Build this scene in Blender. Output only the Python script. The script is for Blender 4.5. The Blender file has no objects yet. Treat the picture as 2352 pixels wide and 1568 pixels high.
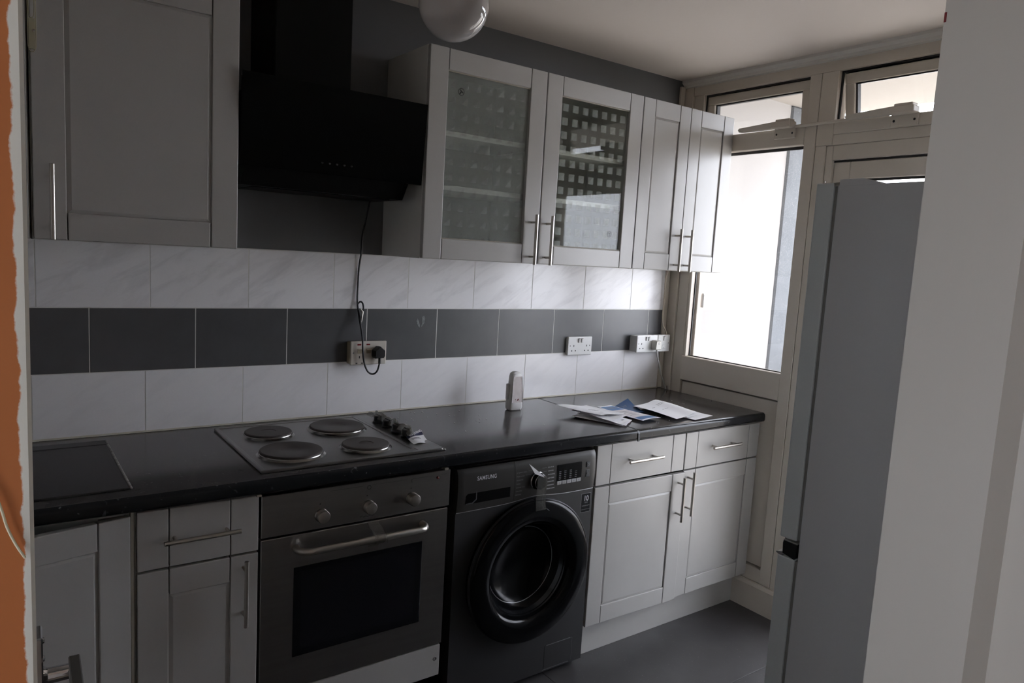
import bpy, bmesh, math, random
from mathutils import Vector, Matrix
random.seed(7)
sc = bpy.context.scene
V = Vector

# ------------------------------------------------------------------ camera, light, exposure
cam_d = bpy.data.cameras.new('camera'); cam = bpy.data.objects.new('camera', cam_d)
sc.collection.objects.link(cam); sc.camera = cam
CAM = (-1.97605, -2.50821, 1.54039); YAW, PITCH, ROLL, FPX = 0.628982, 0.118950, 0.057394, 1658.51
def cam_axes():
    cy, sy, cp, sp = math.cos(YAW), math.sin(YAW), math.cos(PITCH), math.sin(PITCH)
    f = V((sy*cp, cy*cp, -sp)); r = V((cy, -sy, 0)); u = r.cross(f)
    cr, sr = math.cos(ROLL), math.sin(ROLL)
    return f, r*cr + u*sr, -r*sr + u*cr
_f, _r, _u = cam_axes()
cam.matrix_world = Matrix(((_r.x, _u.x, -_f.x, CAM[0]), (_r.y, _u.y, -_f.y, CAM[1]), (_r.z, _u.z, -_f.z, CAM[2]), (0, 0, 0, 1)))
cam_d.sensor_width = 36.0; cam_d.lens = FPX*36.0/2352.0; cam_d.clip_start = 0.02; cam_d.clip_end = 200

world = bpy.data.worlds.new('overcast_sky'); sc.world = world; world.use_nodes = True
bg = world.node_tree.nodes['Background']
bg.inputs[0].default_value = (0.90, 0.955, 1.06, 1); bg.inputs[1].default_value = 11.5
sc.view_settings.view_transform = 'Standard'; sc.view_settings.look = 'None'
sc.view_settings.exposure = 0.0; sc.view_settings.gamma = 1.0; sc.view_settings.use_curve_mapping = False
sc.cycles.max_bounces = 14; sc.cycles.diffuse_bounces = 8; sc.cycles.glossy_bounces = 6
sc.cycles.transparent_max_bounces = 16; sc.cycles.transmission_bounces = 8
sc.cycles.sample_clamp_indirect = 6.0
sc.cycles.use_denoising = True

# ------------------------------------------------------------------ materials
def new_mat(name):
    m = bpy.data.materials.new(name); m.use_nodes = True
    nt = m.node_tree; nt.nodes.clear()
    out = nt.nodes.new('ShaderNodeOutputMaterial')
    return m, nt, out
def N(nt, t, **kw):
    n = nt.nodes.new(t)
    for k, v in kw.items():
        if k in n.inputs: n.inputs[k].default_value = v
        else: setattr(n, k, v)
    return n
def rgba(c): return (c[0], c[1], c[2], 1.0)
def mat(name, col, rough=0.5, metal=0.0, spec=0.5, var=None, bump=None, coat=0.0, aniso=0.0, stretch=(1, 1, 1), coords='Object', sheen=0):
    """principled paint; var=(colour2, noise scale, contrast) mottles it, bump=(scale, strength)"""
    m, nt, out = new_mat(name)
    p = N(nt, 'ShaderNodeBsdfPrincipled')
    p.inputs['Base Color'].default_value = rgba(col); p.inputs['Roughness'].default_value = rough
    p.inputs['Metallic'].default_value = metal; p.inputs['Specular IOR Level'].default_value = spec
    p.inputs['Coat Weight'].default_value = coat; p.inputs['Coat Roughness'].default_value = 0.08
    nt.links.new(p.outputs[0], out.inputs[0])
    if var or bump:
        tc = N(nt, 'ShaderNodeTexCoord'); mp = N(nt, 'ShaderNodeMapping'); mp.inputs['Scale'].default_value = stretch
        nt.links.new(tc.outputs[coords], mp.inputs[0])
    if var:
        no = N(nt, 'ShaderNodeTexNoise', Scale=var[1], Detail=5.0, Roughness=0.6)
        nt.links.new(mp.outputs[0], no.inputs['Vector'])
        r = N(nt, 'ShaderNodeValToRGB'); k = var[2]
        r.color_ramp.elements[0].position = 0.5 - k; r.color_ramp.elements[1].position = 0.5 + k
        r.color_ramp.elements[0].color = rgba(col); r.color_ramp.elements[1].color = rgba(var[0])
        nt.links.new(no.outputs['Fac'], r.inputs[0]); nt.links.new(r.outputs[0], p.inputs['Base Color'])
    if bump:
        no2 = N(nt, 'ShaderNodeTexNoise', Scale=bump[0], Detail=3.0)
        nt.links.new(mp.outputs[0], no2.inputs['Vector'])
        b = N(nt, 'ShaderNodeBump', Strength=bump[1], Distance=0.002)
        nt.links.new(no2.outputs['Fac'], b.inputs['Height']); nt.links.new(b.outputs[0], p.inputs['Normal'])
    return m
def speckle(name, col, rough, specks, amount, scale, base2=None, spec=0.5, blot=None):
    """laminate: mottled base plus pale specks; blot = (colour, scale, threshold) adds soft larger flecks"""
    m, nt, out = new_mat(name)
    p = N(nt, 'ShaderNodeBsdfPrincipled', Roughness=rough); p.inputs['Specular IOR Level'].default_value = spec
    nt.links.new(p.outputs[0], out.inputs[0])
    tc = N(nt, 'ShaderNodeTexCoord')
    n1 = N(nt, 'ShaderNodeTexNoise', Scale=9.0, Detail=4.0); nt.links.new(tc.outputs['Object'], n1.inputs['Vector'])
    r1 = N(nt, 'ShaderNodeValToRGB'); r1.color_ramp.elements[0].color = rgba(col); r1.color_ramp.elements[1].color = rgba(base2 or col)
    r1.color_ramp.elements[0].position = .35; r1.color_ramp.elements[1].position = .65
    nt.links.new(n1.outputs['Fac'], r1.inputs[0])
    n2 = N(nt, 'ShaderNodeTexNoise', Scale=scale, Detail=2.0); nt.links.new(tc.outputs['Object'], n2.inputs['Vector'])
    r2 = N(nt, 'ShaderNodeValToRGB'); r2.color_ramp.elements[0].position = amount; r2.color_ramp.elements[1].position = min(1, amount + 0.05)
    nt.links.new(n2.outputs['Fac'], r2.inputs[0])
    mx = N(nt, 'ShaderNodeMix', data_type='RGBA'); nt.links.new(r2.outputs[0], mx.inputs[0]); nt.links.new(r1.outputs[0], mx.inputs[6]); mx.inputs[7].default_value = rgba(specks)
    last = mx.outputs[2]
    if blot:
        n3 = N(nt, 'ShaderNodeTexNoise', Scale=blot[1], Detail=3.0, Distortion=1.5); nt.links.new(tc.outputs['Object'], n3.inputs['Vector'])
        r3 = N(nt, 'ShaderNodeValToRGB'); r3.color_ramp.elements[0].position = blot[2]; r3.color_ramp.elements[1].position = blot[2] + .06
        nt.links.new(n3.outputs['Fac'], r3.inputs[0])
        mx2 = N(nt, 'ShaderNodeMix', data_type='RGBA'); nt.links.new(r3.outputs[0], mx2.inputs[0]); nt.links.new(last, mx2.inputs[6]); mx2.inputs[7].default_value = rgba(blot[0])
        last = mx2.outputs[2]
    nt.links.new(last, p.inputs['Base Color'])
    return m
def schlick(nt, f0=0.04, gain=0.9):
    """mirror share of a thin sheet, the same from both of its faces"""
    lw = N(nt, 'ShaderNodeLayerWeight', Blend=0.5)
    pw = N(nt, 'ShaderNodeMath', operation='POWER'); nt.links.new(lw.outputs['Facing'], pw.inputs[0]); pw.inputs[1].default_value = 5.0
    ma = N(nt, 'ShaderNodeMath', operation='MULTIPLY_ADD'); nt.links.new(pw.outputs[0], ma.inputs[0]); ma.inputs[1].default_value = gain; ma.inputs[2].default_value = f0
    return ma
def clear_glass(name, tint=(0.972, 0.965, 0.968), ior=1.5, rough=0.0, haze=0.0, hazecol=(0.8, 0.8, 0.8)):
    m, nt, out = new_mat(name)
    tr = N(nt, 'ShaderNodeBsdfTransparent'); tr.inputs[0].default_value = rgba(tint)
    gl = N(nt, 'ShaderNodeBsdfGlossy', Roughness=rough)
    fr = schlick(nt)
    mx = N(nt, 'ShaderNodeMixShader'); nt.links.new(fr.outputs[0], mx.inputs[0]); nt.links.new(tr.outputs[0], mx.inputs[1]); nt.links.new(gl.outputs[0], mx.inputs[2])
    last = mx.outputs[0]
    if haze > 0:
        df = N(nt, 'ShaderNodeBsdfDiffuse'); df.inputs[0].default_value = rgba(hazecol)
        m2 = N(nt, 'ShaderNodeMixShader', Fac=haze); nt.links.new(last, m2.inputs[1]); nt.links.new(df.outputs[0], m2.inputs[2]); last = m2.outputs[0]
    nt.links.new(last, out.inputs[0])
    return m
def etched_glass(name, x0, ztop, px, pz, half, haze, sq=.17):
    """clear glass with an etched grid of small squares, each split by a paler triangle"""
    m, nt, out = new_mat(name); L = nt.links.new
    tc = N(nt, 'ShaderNodeTexCoord'); sp = N(nt, 'ShaderNodeSeparateXYZ'); L(tc.outputs['Object'], sp.inputs[0])
    def mt(op, a, b=None):
        n = N(nt, 'ShaderNodeMath', operation=op)
        for i, v in enumerate((a, b)):
            if v is None: continue
            if isinstance(v, (int, float)): n.inputs[i].default_value = v
            else: L(v, n.inputs[i])
        return n.outputs[0]
    u = mt('SUBTRACT', mt('FRACT', mt('DIVIDE', mt('SUBTRACT', sp.outputs[0], x0), px)), 0.5)
    w = mt('SUBTRACT', mt('FRACT', mt('DIVIDE', mt('SUBTRACT', ztop, sp.outputs[2]), pz)), 0.5)
    inside = mt('MULTIPLY', mt('LESS_THAN', mt('ABSOLUTE', u), half), mt('LESS_THAN', mt('ABSOLUTE', w), half))
    tri = mt('GREATER_THAN', mt('ADD', u, w), 0.0)
    fac = mt('MULTIPLY', inside, mt('ADD', mt('MULTIPLY', tri, sq*.38), sq))
    fac = mt('MAXIMUM', fac, haze)
    tr = N(nt, 'ShaderNodeBsdfTransparent'); tr.inputs[0].default_value = (0.93, 0.945, 0.93, 1)
    gl = N(nt, 'ShaderNodeBsdfGlossy', Roughness=0.015)
    fr = schlick(nt, 0.026, 0.8)
    mx = N(nt, 'ShaderNodeMixShader'); L(fr.outputs[0], mx.inputs[0]); L(tr.outputs[0], mx.inputs[1]); L(gl.outputs[0], mx.inputs[2])
    df = N(nt, 'ShaderNodeBsdfDiffuse'); df.inputs[0].default_value = (0.68, 0.73, 0.70, 1)
    m2 = N(nt, 'ShaderNodeMixShader'); L(fac, m2.inputs[0]); L(mx.outputs[0], m2.inputs[1]); L(df.outputs[0], m2.inputs[2])
    L(m2.outputs[0], out.inputs[0])
    return m

WHITE_CAB = mat('painted_cabinet_white', (0.44, 0.43, 0.415), 0.34, spec=.62, var=((0.415, 0.405, 0.387), 6, .25), bump=(120, .04))
CAB_INSIDE = mat('cabinet_inside_white', (0.62, 0.62, 0.59), 0.55)
CAB_EDGE = mat('cabinet_edge_beige', (0.36, 0.33, 0.27), 0.6)
STEEL = mat('brushed_nickel', (0.50, 0.47, 0.43), 0.32, 1.0)
CHROME = mat('polished_chrome', (0.62, 0.62, 0.63), 0.07, 1.0)
SCREW = mat('screw_head', (0.28, 0.27, 0.26), 0.4, 1.0)
GREY_PAINT = mat('dark_grey_wall_paint', (0.115, 0.119, 0.118), 0.55, var=((0.13, 0.134, 0.133), 3, .3), bump=(60, .08))
WHITE_PAINT = mat('white_wall_paint', (0.66, 0.65, 0.62), 0.6, var=((0.61, 0.60, 0.57), 2.5, .25), bump=(70, .06))
CEIL_PAINT = mat('white_ceiling_paint', (0.80, 0.735, 0.685), 0.7, bump=(40, .06))
GLOSS_WHITE = mat('white_gloss_woodwork', (0.53, 0.505, 0.47), 0.35, var=((0.48, 0.455, 0.415), 3.5, .3), bump=(35, .05), stretch=(1, 1, .15))
FRAME = mat('aged_window_frame_white', (0.605, 0.553, 0.487), 0.42, var=((0.545, 0.49, 0.415), 4, .3), bump=(60, .04))
FRAME_DARK = mat('black_window_gasket', (0.015, 0.015, 0.016), 0.5)
GROUT = mat('white_grout', (0.70, 0.69, 0.66), 0.8)
TILE_DARK = mat('dark_grey_tile', (0.076, 0.077, 0.080), 0.30, var=((0.100, 0.101, 0.104), 7, .22))
CAULK = mat('old_cream_sealant', (0.52, 0.49, 0.40), 0.6)
WORKTOP = speckle('dark_laminate_worktop', (0.054, 0.050, 0.049), 0.17, (0.20, 0.20, 0.19), 0.725, 170, (0.066, 0.062, 0.060), blot=((0.085, 0.081, 0.079), 28, .66))
WORKEDGE = speckle('dark_laminate_edge', (0.012, 0.013, 0.015), 0.13, (0.10, 0.105, 0.11), 0.70, 60, (0.016, 0.017, 0.019), spec=0.22, blot=((0.05, 0.055, 0.06), 34, .66))
SINK = mat('black_composite_sink', (0.022, 0.021, 0.021), 0.42, bump=(300, .1))
LIMESCALE = mat('limescale_edge', (0.40, 0.39, 0.37), 0.7, var=((0.12, 0.12, 0.115), 90, .2))
BLACK_GLASS = mat('black_hood_glass', (0.0018, 0.0018, 0.002), 0.16, spec=0.14)
BLACK_METAL = mat('black_hood_metal', (0.0035, 0.0035, 0.0035), 0.4, spec=0.15)
INOX = mat('brushed_stainless', (0.34, 0.33, 0.315), 0.33, 1.0, var=((0.29, 0.28, 0.27), 5, .3), bump=(90, .03), stretch=(1, 1, 14))
INOX_HOB = mat('hob_stainless', (0.30, 0.295, 0.285), 0.30, 1.0, var=((0.26, 0.255, 0.245), 8, .3))
RING_METAL = mat('hob_ring_rim', (0.34, 0.33, 0.32), 0.22, 1.0)
PLATE_IRON = mat('cast_iron_plate', (0.050, 0.044, 0.040), 0.55, var=((0.065, 0.055, 0.049), 25, .2))
OVEN_GLASS = mat('oven_window_glass', (0.006, 0.006, 0.008), 0.08, spec=0.4)
BLACK_PLASTIC = mat('black_plastic', (0.010, 0.010, 0.011), 0.35)
GLOSS_BLACK = mat('gloss_black_plastic', (0.0035, 0.0035, 0.0042), 0.13, spec=0.18)
BOWL_BLACK = mat('dark_bowl_plastic', (0.003, 0.003, 0.0036), 0.16, spec=0.13)
WASHER = mat('graphite_washer_paint', (0.038, 0.038, 0.039), 0.42, metal=0.3, bump=(240, .02))
WASHER_PANEL = mat('graphite_washer_panel', (0.046, 0.044, 0.041), 0.36, metal=0.35)
WASHER_CHROME = mat('dark_chrome_ring', (0.36, 0.37, 0.39), 0.16, 1.0)
DRUM_STEEL = mat('drum_steel', (0.30, 0.31, 0.32), 0.28, 1.0)
LIGHT_KEY = mat('pale_grey_keys', (0.42, 0.42, 0.43), 0.4)
PRINT_PALE = mat('pale_print', (0.72, 0.73, 0.76), 0.5)
PRINT_DIM = mat('dim_print', (0.24, 0.245, 0.25), 0.5)
PRINT_DARK = mat('dark_print', (0.012, 0.012, 0.012), 0.5)
RED_LAMP = mat('red_neon', (0.16, 0.01, 0.012), 0.25)
SOCKET = mat('white_socket_plastic', (0.70, 0.70, 0.69), 0.30)
SOCKET_OLD = mat('aged_socket_plastic', (0.56, 0.52, 0.46), 0.35)
CREAM_BOX = mat('cream_back_box', (0.42, 0.36, 0.26), 0.5)
SLOT = mat('dark_slot', (0.012, 0.012, 0.012), 0.6)
RUBBER = mat('black_rubber_flex', (0.010, 0.010, 0.011), 0.45)
CREAM_FLEX = mat('cream_flex', (0.52, 0.46, 0.37), 0.5)
GREY_FLEX = mat('grey_white_flex', (0.50, 0.49, 0.46), 0.5)
PAPER = mat('white_paper', (0.86, 0.86, 0.88), 0.6, var=((0.81, 0.81, 0.84), 20, .3))
PAPER_BLUE = mat('blue_leaflet_print', (0.03, 0.115, 0.29), 0.4, var=((0.05, 0.16, 0.36), 30, .2))
PAPER_NAVY = mat('navy_leaflet_print', (0.022, 0.075, 0.19), 0.4)
PAPER_PINK = mat('pale_leaflet_text', (0.68, 0.64, 0.65), 0.6)
FRESH_WHITE = mat('air_freshener_plastic', (0.68, 0.67, 0.66), 0.30)
FRESH_PINK = mat('air_freshener_card', (0.50, 0.44, 0.43), 0.5, var=((0.60, 0.55, 0.54), 60, .2), stretch=(1, 1, .6))
RED_PRINT = mat('dark_red_print', (0.16, 0.015, 0.02), 0.5)
OPAL = mat('opal_globe_glass', (0.62, 0.585, 0.565), 0.07, spec=0.6, coat=.3)
FRIDGE = mat('silver_fridge_paint', (0.48, 0.475, 0.47), 0.40, bump=(300, .03))
FRIDGE_DOOR = mat('silver_fridge_door_edge', (0.53, 0.55, 0.54), 0.36, bump=(300, .03))
GASKET = mat('grey_gasket', (0.17, 0.165, 0.15), 0.6)
FLOOR = speckle('dark_grey_floor_tile', (0.058, 0.055, 0.056), 0.42, (0.13, 0.125, 0.125), 0.68, 130, (0.068, 0.065, 0.066))
FLOOR_JOINT = mat('floor_joint', (0.12, 0.115, 0.115), 0.7)
HALL_FLOOR = mat('hall_floor', (0.18, 0.15, 0.12), 0.5)
GLASS = clear_glass('window_glass', haze=0.03)
TAPE = clear_glass('clear_sticky_tape', (0.92, 0.92, 0.91), 1.6, 0.12, haze=.05, hazecol=(.55, .54, .50))
FILM = clear_glass('clear_plastic_film', (0.86, 0.86, 0.85), 1.6, 0.10, haze=.16, hazecol=(.55, .53, .50))
LOOP_PLASTIC = clear_glass('yellowed_clear_plastic', (0.80, 0.78, 0.64), 1.5, 0.15, haze=.62, hazecol=(.60, .56, .42))
RENDER_WHITE = mat('balcony_white_render', (0.40, 0.385, 0.37), 0.8, bump=(30, .1))
SOFFIT = mat('balcony_soffit_paint', (0.40, 0.372, 0.340), 0.8)
ROUGHCAST = speckle('blue_grey_roughcast', (0.115, 0.125, 0.135), 0.8, (0.26, 0.265, 0.27), 0.62, 200, (0.14, 0.15, 0.16))
CONCRETE = mat('pale_concrete', (0.72, 0.66, 0.59), 0.85, var=((0.62, 0.565, 0.50), 4, .3))
GROUND = mat('ground_outside', (0.47, 0.42, 0.36), 0.9, var=((0.37, 0.34, 0.28), .3, .3))
WALL_HALL = mat('hall_wall_paint', (0.62, 0.60, 0.57), 0.6)
STRING = mat('cream_string', (0.66, 0.62, 0.46), 0.7)

def tile_white(name, dark):
    m, nt, out = new_mat(name); L = nt.links.new
    p = N(nt, 'ShaderNodeBsdfPrincipled', Roughness=0.20); L(p.outputs[0], out.inputs[0])
    tc = N(nt, 'ShaderNodeTexCoord'); oi = N(nt, 'ShaderNodeObjectInfo')
    ad = N(nt, 'ShaderNodeVectorMath', operation='ADD'); sc_ = N(nt, 'ShaderNodeVectorMath', operation='SCALE')
    cb = N(nt, 'ShaderNodeCombineXYZ'); L(oi.outputs['Random'], cb.inputs[0]); L(oi.outputs['Random'], cb.inputs[2])
    L(cb.outputs[0], sc_.inputs[0]); sc_.inputs['Scale'].default_value = 37.0
    L(tc.outputs['Object'], ad.inputs[0]); L(sc_.outputs[0], ad.inputs[1])
    m0 = N(nt, 'ShaderNodeMapping'); m0.inputs['Rotation'].default_value = (0, math.radians(30), 0); L(ad.outputs[0], m0.inputs[0])
    mp = N(nt, 'ShaderNodeMapping'); mp.inputs['Scale'].default_value = (3.0, 1, 13); L(m0.outputs[0], mp.inputs[0])
    no = N(nt, 'ShaderNodeTexNoise', Scale=1.6, Detail=7.0, Roughness=0.62, Distortion=.6); L(mp.outputs[0], no.inputs['Vector'])
    r = N(nt, 'ShaderNodeValToRGB'); r.color_ramp.elements[0].position = .30; r.color_ramp.elements[1].position = .52
    r.color_ramp.elements[0].color = rgba(dark); r.color_ramp.elements[1].color = (0.86, 0.85, 0.865, 1)
    L(no.outputs['Fac'], r.inputs[0]); L(r.outputs[0], p.inputs['Base Color'])
    return m
TILE_WHITE = tile_white('white_marbled_tile', (0.72, 0.71, 0.725)); TILE_PLAIN = tile_white('white_faintly_marbled_tile', (0.81, 0.80, 0.815))
def orange_wall():
    """orange emulsion with a ragged, unpainted white margin beside the door opening"""
    m, nt, out = new_mat('orange_paint_ragged_edge'); L = nt.links.new
    p = N(nt, 'ShaderNodeBsdfPrincipled', Roughness=0.5); L(p.outputs[0], out.inputs[0])
    tc = N(nt, 'ShaderNodeTexCoord'); sp = N(nt, 'ShaderNodeSeparateXYZ'); L(tc.outputs['Object'], sp.inputs[0])
    n1 = N(nt, 'ShaderNodeTexNoise', Scale=55.0, Detail=6.0, Roughness=.65); L(tc.outputs['Object'], n1.inputs['Vector'])
    a = N(nt, 'ShaderNodeMath', operation='MULTIPLY_ADD'); L(n1.outputs['Fac'], a.inputs[0]); a.inputs[1].default_value = 0.0060; L(sp.outputs[0], a.inputs[2])
    g = N(nt, 'ShaderNodeMapRange'); L(a.outputs[0], g.inputs[0]); g.inputs[1].default_value = -1.9693 + .0030 - .0003; g.inputs[2].default_value = -1.9693 + .0030 + .0003
    n2 = N(nt, 'ShaderNodeTexNoise', Scale=14.0, Detail=4.0); L(tc.outputs['Object'], n2.inputs['Vector'])
    r = N(nt, 'ShaderNodeValToRGB'); r.color_ramp.elements[0].color = (0.40, 0.125, 0.036, 1); r.color_ramp.elements[1].color = (0.47, 0.16, 0.05, 1)
    L(n2.outputs['Fac'], r.inputs[0])
    mx = N(nt, 'ShaderNodeMix', data_type='RGBA'); L(g.outputs[0], mx.inputs[0]); L(r.outputs[0], mx.inputs[6]); mx.inputs[7].default_value = (0.66, 0.66, 0.61, 1)
    L(mx.outputs[2], p.inputs['Base Color'])
    b = N(nt, 'ShaderNodeBump', Strength=.15, Distance=.0006); L(g.outputs[0], b.inputs['Height']); L(b.outputs[0], p.inputs['Normal'])
    return m
ORANGE = orange_wall()

# ------------------------------------------------------------------ mesh helpers
ORG = {}
class B:
    """collects shapes in world coordinates; each may use its own material slot"""
    def __init__(s): s.bm = bmesh.new()
    def _slot(s, faces, k):
        for f in faces: f.material_index = k
    def box(s, x0, x1, y0, y1, z0, z1, bev=0.0015, seg=1, k=0):
        r = bmesh.ops.create_cube(s.bm, size=1.0); vs = r['verts']
        for v in vs:
            v.co = V(((x0+x1)/2 + v.co.x*(x1-x0), (y0+y1)/2 + v.co.y*(y1-y0), (z0+z1)/2 + v.co.z*(z1-z0)))
        fs = set(f for v in vs for f in v.link_faces)
        s._slot(fs, k)
        bev = min(bev, .45*min(abs(x1-x0), abs(y1-y0), abs(z1-z0)))
        if bev > 0:
            es = list(set(e for v in vs for e in v.link_edges))
            rr = bmesh.ops.bevel(s.bm, geom=es, offset=bev, segments=seg, profile=.5, affect='EDGES')
            s._slot(rr['faces'], k)
            for v in rr['verts']:            # broad faces and chamfers stay flat
                for e in v.link_edges: e.smooth = False
        return s
    def poly(s, pts, faces, k=0):
        vs = [s.bm.verts.new(V(p)) for p in pts]
        for f in faces:
            try: s.bm.faces.new([vs[i] for i in f]).material_index = k
            except ValueError: pass
        return s
    def prism(s, outline, axis, a0, a1, k=0):
        """outline: 2-D points; extruded along axis 'x','y','z'"""
        def P(p, a): return {'x': (a, p[0], p[1]), 'y': (p[0], a, p[1]), 'z': (p[0], p[1], a)}[axis]
        n = len(outline); pts = [P(p, a0) for p in outline] + [P(p, a1) for p in outline]
        fs = [tuple(range(n)), tuple(range(2*n-1, n-1, -1))] + [(i, (i+1) % n, n+(i+1) % n, n+i) for i in range(n)]
        return s.poly(pts, fs, k)
    def lathe(s, c, axis, prof, n=40, k=0, ks=None, close=False):
        """prof: (radius, height along axis) list"""
        c = V(c); a = V(axis).normalized(); t = V((0, 0, 1)) if abs(a.z) < .9 else V((1, 0, 0))
        e1 = a.cross(t).normalized(); e2 = a.cross(e1)
        rings = []
        for r, h in prof:
            if r < 1e-6: rings.append([s.bm.verts.new(c + a*h)])
            else: rings.append([s.bm.verts.new(c + a*h + (e1*math.cos(q) + e2*math.sin(q))*r) for q in (2*math.pi*i/n for i in range(n))])
        for j in range(len(rings)-1):
            A, Bq = rings[j], rings[j+1]; kk = ks[j] if ks else k
            for i in range(n):
                i2 = (i+1) % n
                if len(A) == 1 and len(Bq) == 1: continue
                if len(A) == 1: f = (A[0], Bq[i], Bq[i2])
                elif len(Bq) == 1: f = (A[i], Bq[0], A[i2])
                else: f = (A[i], Bq[i], Bq[i2], A[i2])
                s.bm.faces.new(f).material_index = kk
        return s
    def cyl(s, p0, p1, r, n=18, k=0, ch=.0008):
        p0, p1 = V(p0), V(p1); L = (p1-p0).length; ch = min(ch, r*.3, L*.3)
        return s.lathe(p0, p1-p0, [(0, 0), (r-ch, 0), (r, ch), (r, L-ch), (r-ch, L), (0, L)], n, k)
    def tube(s, pts, r, n=14, k=0, smooth=0):
        pts = [V(p) for p in pts]
        if smooth:
            q = []
            for i in range(len(pts)-1):
                p0, p1, p2, p3 = pts[max(i-1, 0)], pts[i], pts[i+1], pts[min(i+2, len(pts)-1)]
                for j in range(smooth):
                    t = j/smooth
                    q.append(.5*((2*p1) + (p2-p0)*t + (2*p0-5*p1+4*p2-p3)*t*t + (3*p1-p0-3*p2+p3)*t**3))
            q.append(pts[-1]); pts = q
        rad = r if isinstance(r, (list, tuple)) else [r]*len(pts)
        rings = []; nrm = None
        for i, p in enumerate(pts):
            d = (pts[min(i+1, len(pts)-1)] - pts[max(i-1, 0)]).normalized()
            if nrm is None: nrm = d.orthogonal().normalized()
            else: nrm = (nrm - d*nrm.dot(d)).normalized()
            b = d.cross(nrm)
            rings.append([s.bm.verts.new(p + (nrm*math.cos(q) + b*math.sin(q))*rad[i]) for q in (2*math.pi*j/n for j in range(n))])
        for A, Bq in zip(rings, rings[1:]):
            for i in range(n): s.bm.faces.new((A[i], A[(i+1) % n], Bq[(i+1) % n], Bq[i])).material_index = k
        for R_ in (rings[0][::-1], rings[-1]): s.bm.faces.new(R_).material_index = k
        return s
    def sheet(s, fn, nu, nv, th, kf=None):
        """thin sheet over fn(u, v) -> point, thickness th downwards, optional slot by kf(u, v)"""
        top = [[s.bm.verts.new(V(fn(i/nu, j/nv))) for j in range(nv+1)] for i in range(nu+1)]
        bot = [[s.bm.verts.new(V(fn(i/nu, j/nv)) - V((0, 0, th))) for j in range(nv+1)] for i in range(nu+1)]
        for i in range(nu):
            for j in range(nv):
                k = kf((i+.5)/nu, (j+.5)/nv) if kf else 0
                s.bm.faces.new((top[i][j], top[i+1][j], top[i+1][j+1], top[i][j+1])).material_index = k
                s.bm.faces.new((bot[i][j], bot[i][j+1], bot[i+1][j+1], bot[i+1][j])).material_index = k
        ring = [(i, 0) for i in range(nu)] + [(nu, j) for j in range(nv)] + [(i, nv) for i in range(nu, 0, -1)] + [(0, j) for j in range(nv, 0, -1)]
        for a, b in zip(ring, ring[1:] + ring[:1]):
            s.bm.faces.new((top[a[0]][a[1]], bot[a[0]][a[1]], bot[b[0]][b[1]], top[b[0]][b[1]]))
        return s
def link(o):
    sc.collection.objects.link(o); return o
def tag(o, label=None, cat=None, group=None, kind=None):
    if label: o['label'] = label
    if cat: o['category'] = cat
    if group: o['group'] = group
    if kind: o['kind'] = kind
    return o
def empty(name, loc, label=None, cat=None, parent=None, group=None, kind=None):
    o = bpy.data.objects.new(name, None); link(o); o.empty_display_size = .05
    loc = V(loc); ORG[o.name] = loc
    if parent: o.parent = parent; o.location = loc - ORG[parent.name]
    else: o.location = loc
    return tag(o, label, cat, group, kind)
def obj(name, b, mats, parent=None, org=None, label=None, cat=None, group=None, kind=None, sharp=28):
    bm = b.bm
    bmesh.ops.recalc_face_normals(bm, faces=bm.faces[:])
    o_ = V(org) if org is not None else (ORG[parent.name] if parent else V((0, 0, 0)))
    for v in bm.verts: v.co -= o_
    for f in bm.faces: f.smooth = True
    for e in bm.edges:
        if len(e.link_faces) == 2 and e.calc_face_angle(0) > math.radians(sharp): e.smooth = False
    me = bpy.data.meshes.new(name); bm.to_mesh(me); bm.free()
    for m in (mats if isinstance(mats, (list, tuple)) else [mats]): me.materials.append(m)
    o = bpy.data.objects.new(name, me); link(o); ORG[o.name] = o_
    if parent: o.parent = parent; o.location = o_ - ORG[parent.name]
    else: o.location = o_
    return tag(o, label, cat, group, kind)
def text(body, size, loc, m, parent, rot=(math.pi/2, 0, 0), name='lettering', align='CENTER', sx=1.0, spacing=1.0, bold=0.0):
    cu = bpy.data.curves.new(name, 'FONT'); cu.body = body; cu.size = size; cu.align_x = align; cu.align_y = 'CENTER'
    cu.extrude = 0.0001; cu.space_character = spacing; cu.offset = bold; cu.resolution_u = 3
    cu.materials.append(m)
    tmp = bpy.data.objects.new(name + '_curve', cu); link(tmp)
    me = bpy.data.meshes.new_from_object(tmp.evaluated_get(bpy.context.evaluated_depsgraph_get()))
    bpy.data.objects.remove(tmp); bpy.data.curves.remove(cu); me.name = name
    o = bpy.data.objects.new(name, me); link(o); o.parent = parent
    o.location = V(loc) - ORG[parent.name]; o.rotation_euler = rot; o.scale = (sx, 1, 1)
    ORG[o.name] = V(loc)
    return o

# ------------------------------------------------------------------ the room shell
XW, ZC = 0.82, 2.43                     # window wall face, ceiling height
WB = 0.008                              # back wall paint face (tile faces lie at y = 0)
fl = obj('floor', B().box(-3.4, 0.95, -4.0, 0.10, -0.10, -0.003, 0), FLOOR_JOINT, label='dark grey tiled kitchen floor with fine joints', cat='floor', kind='structure')
tm = None
for i, x0 in enumerate((-2.736, -1.536, -0.336)):
    for j, y0 in enumerate((-2.18, -1.58, -0.98, -0.38)):
        x1 = min(x0+1.2, .82); y1 = min(y0+.6, .0)
        obj('floor_tile', B().box(x0+.001, x1-.001, y0+.001, y1-.001, -.003, 0, .0006), FLOOR, fl)
obj('hall_floor', B().box(-3.4, .95, -4.0, -2.181, -.003, .0, 0), HALL_FLOOR, fl)
obj('ceiling', B().box(-3.4, .90, -4.0, .10, ZC, ZC+.12, 0), CEIL_PAINT, label='plain white kitchen ceiling', cat='ceiling', kind='structure')

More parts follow.
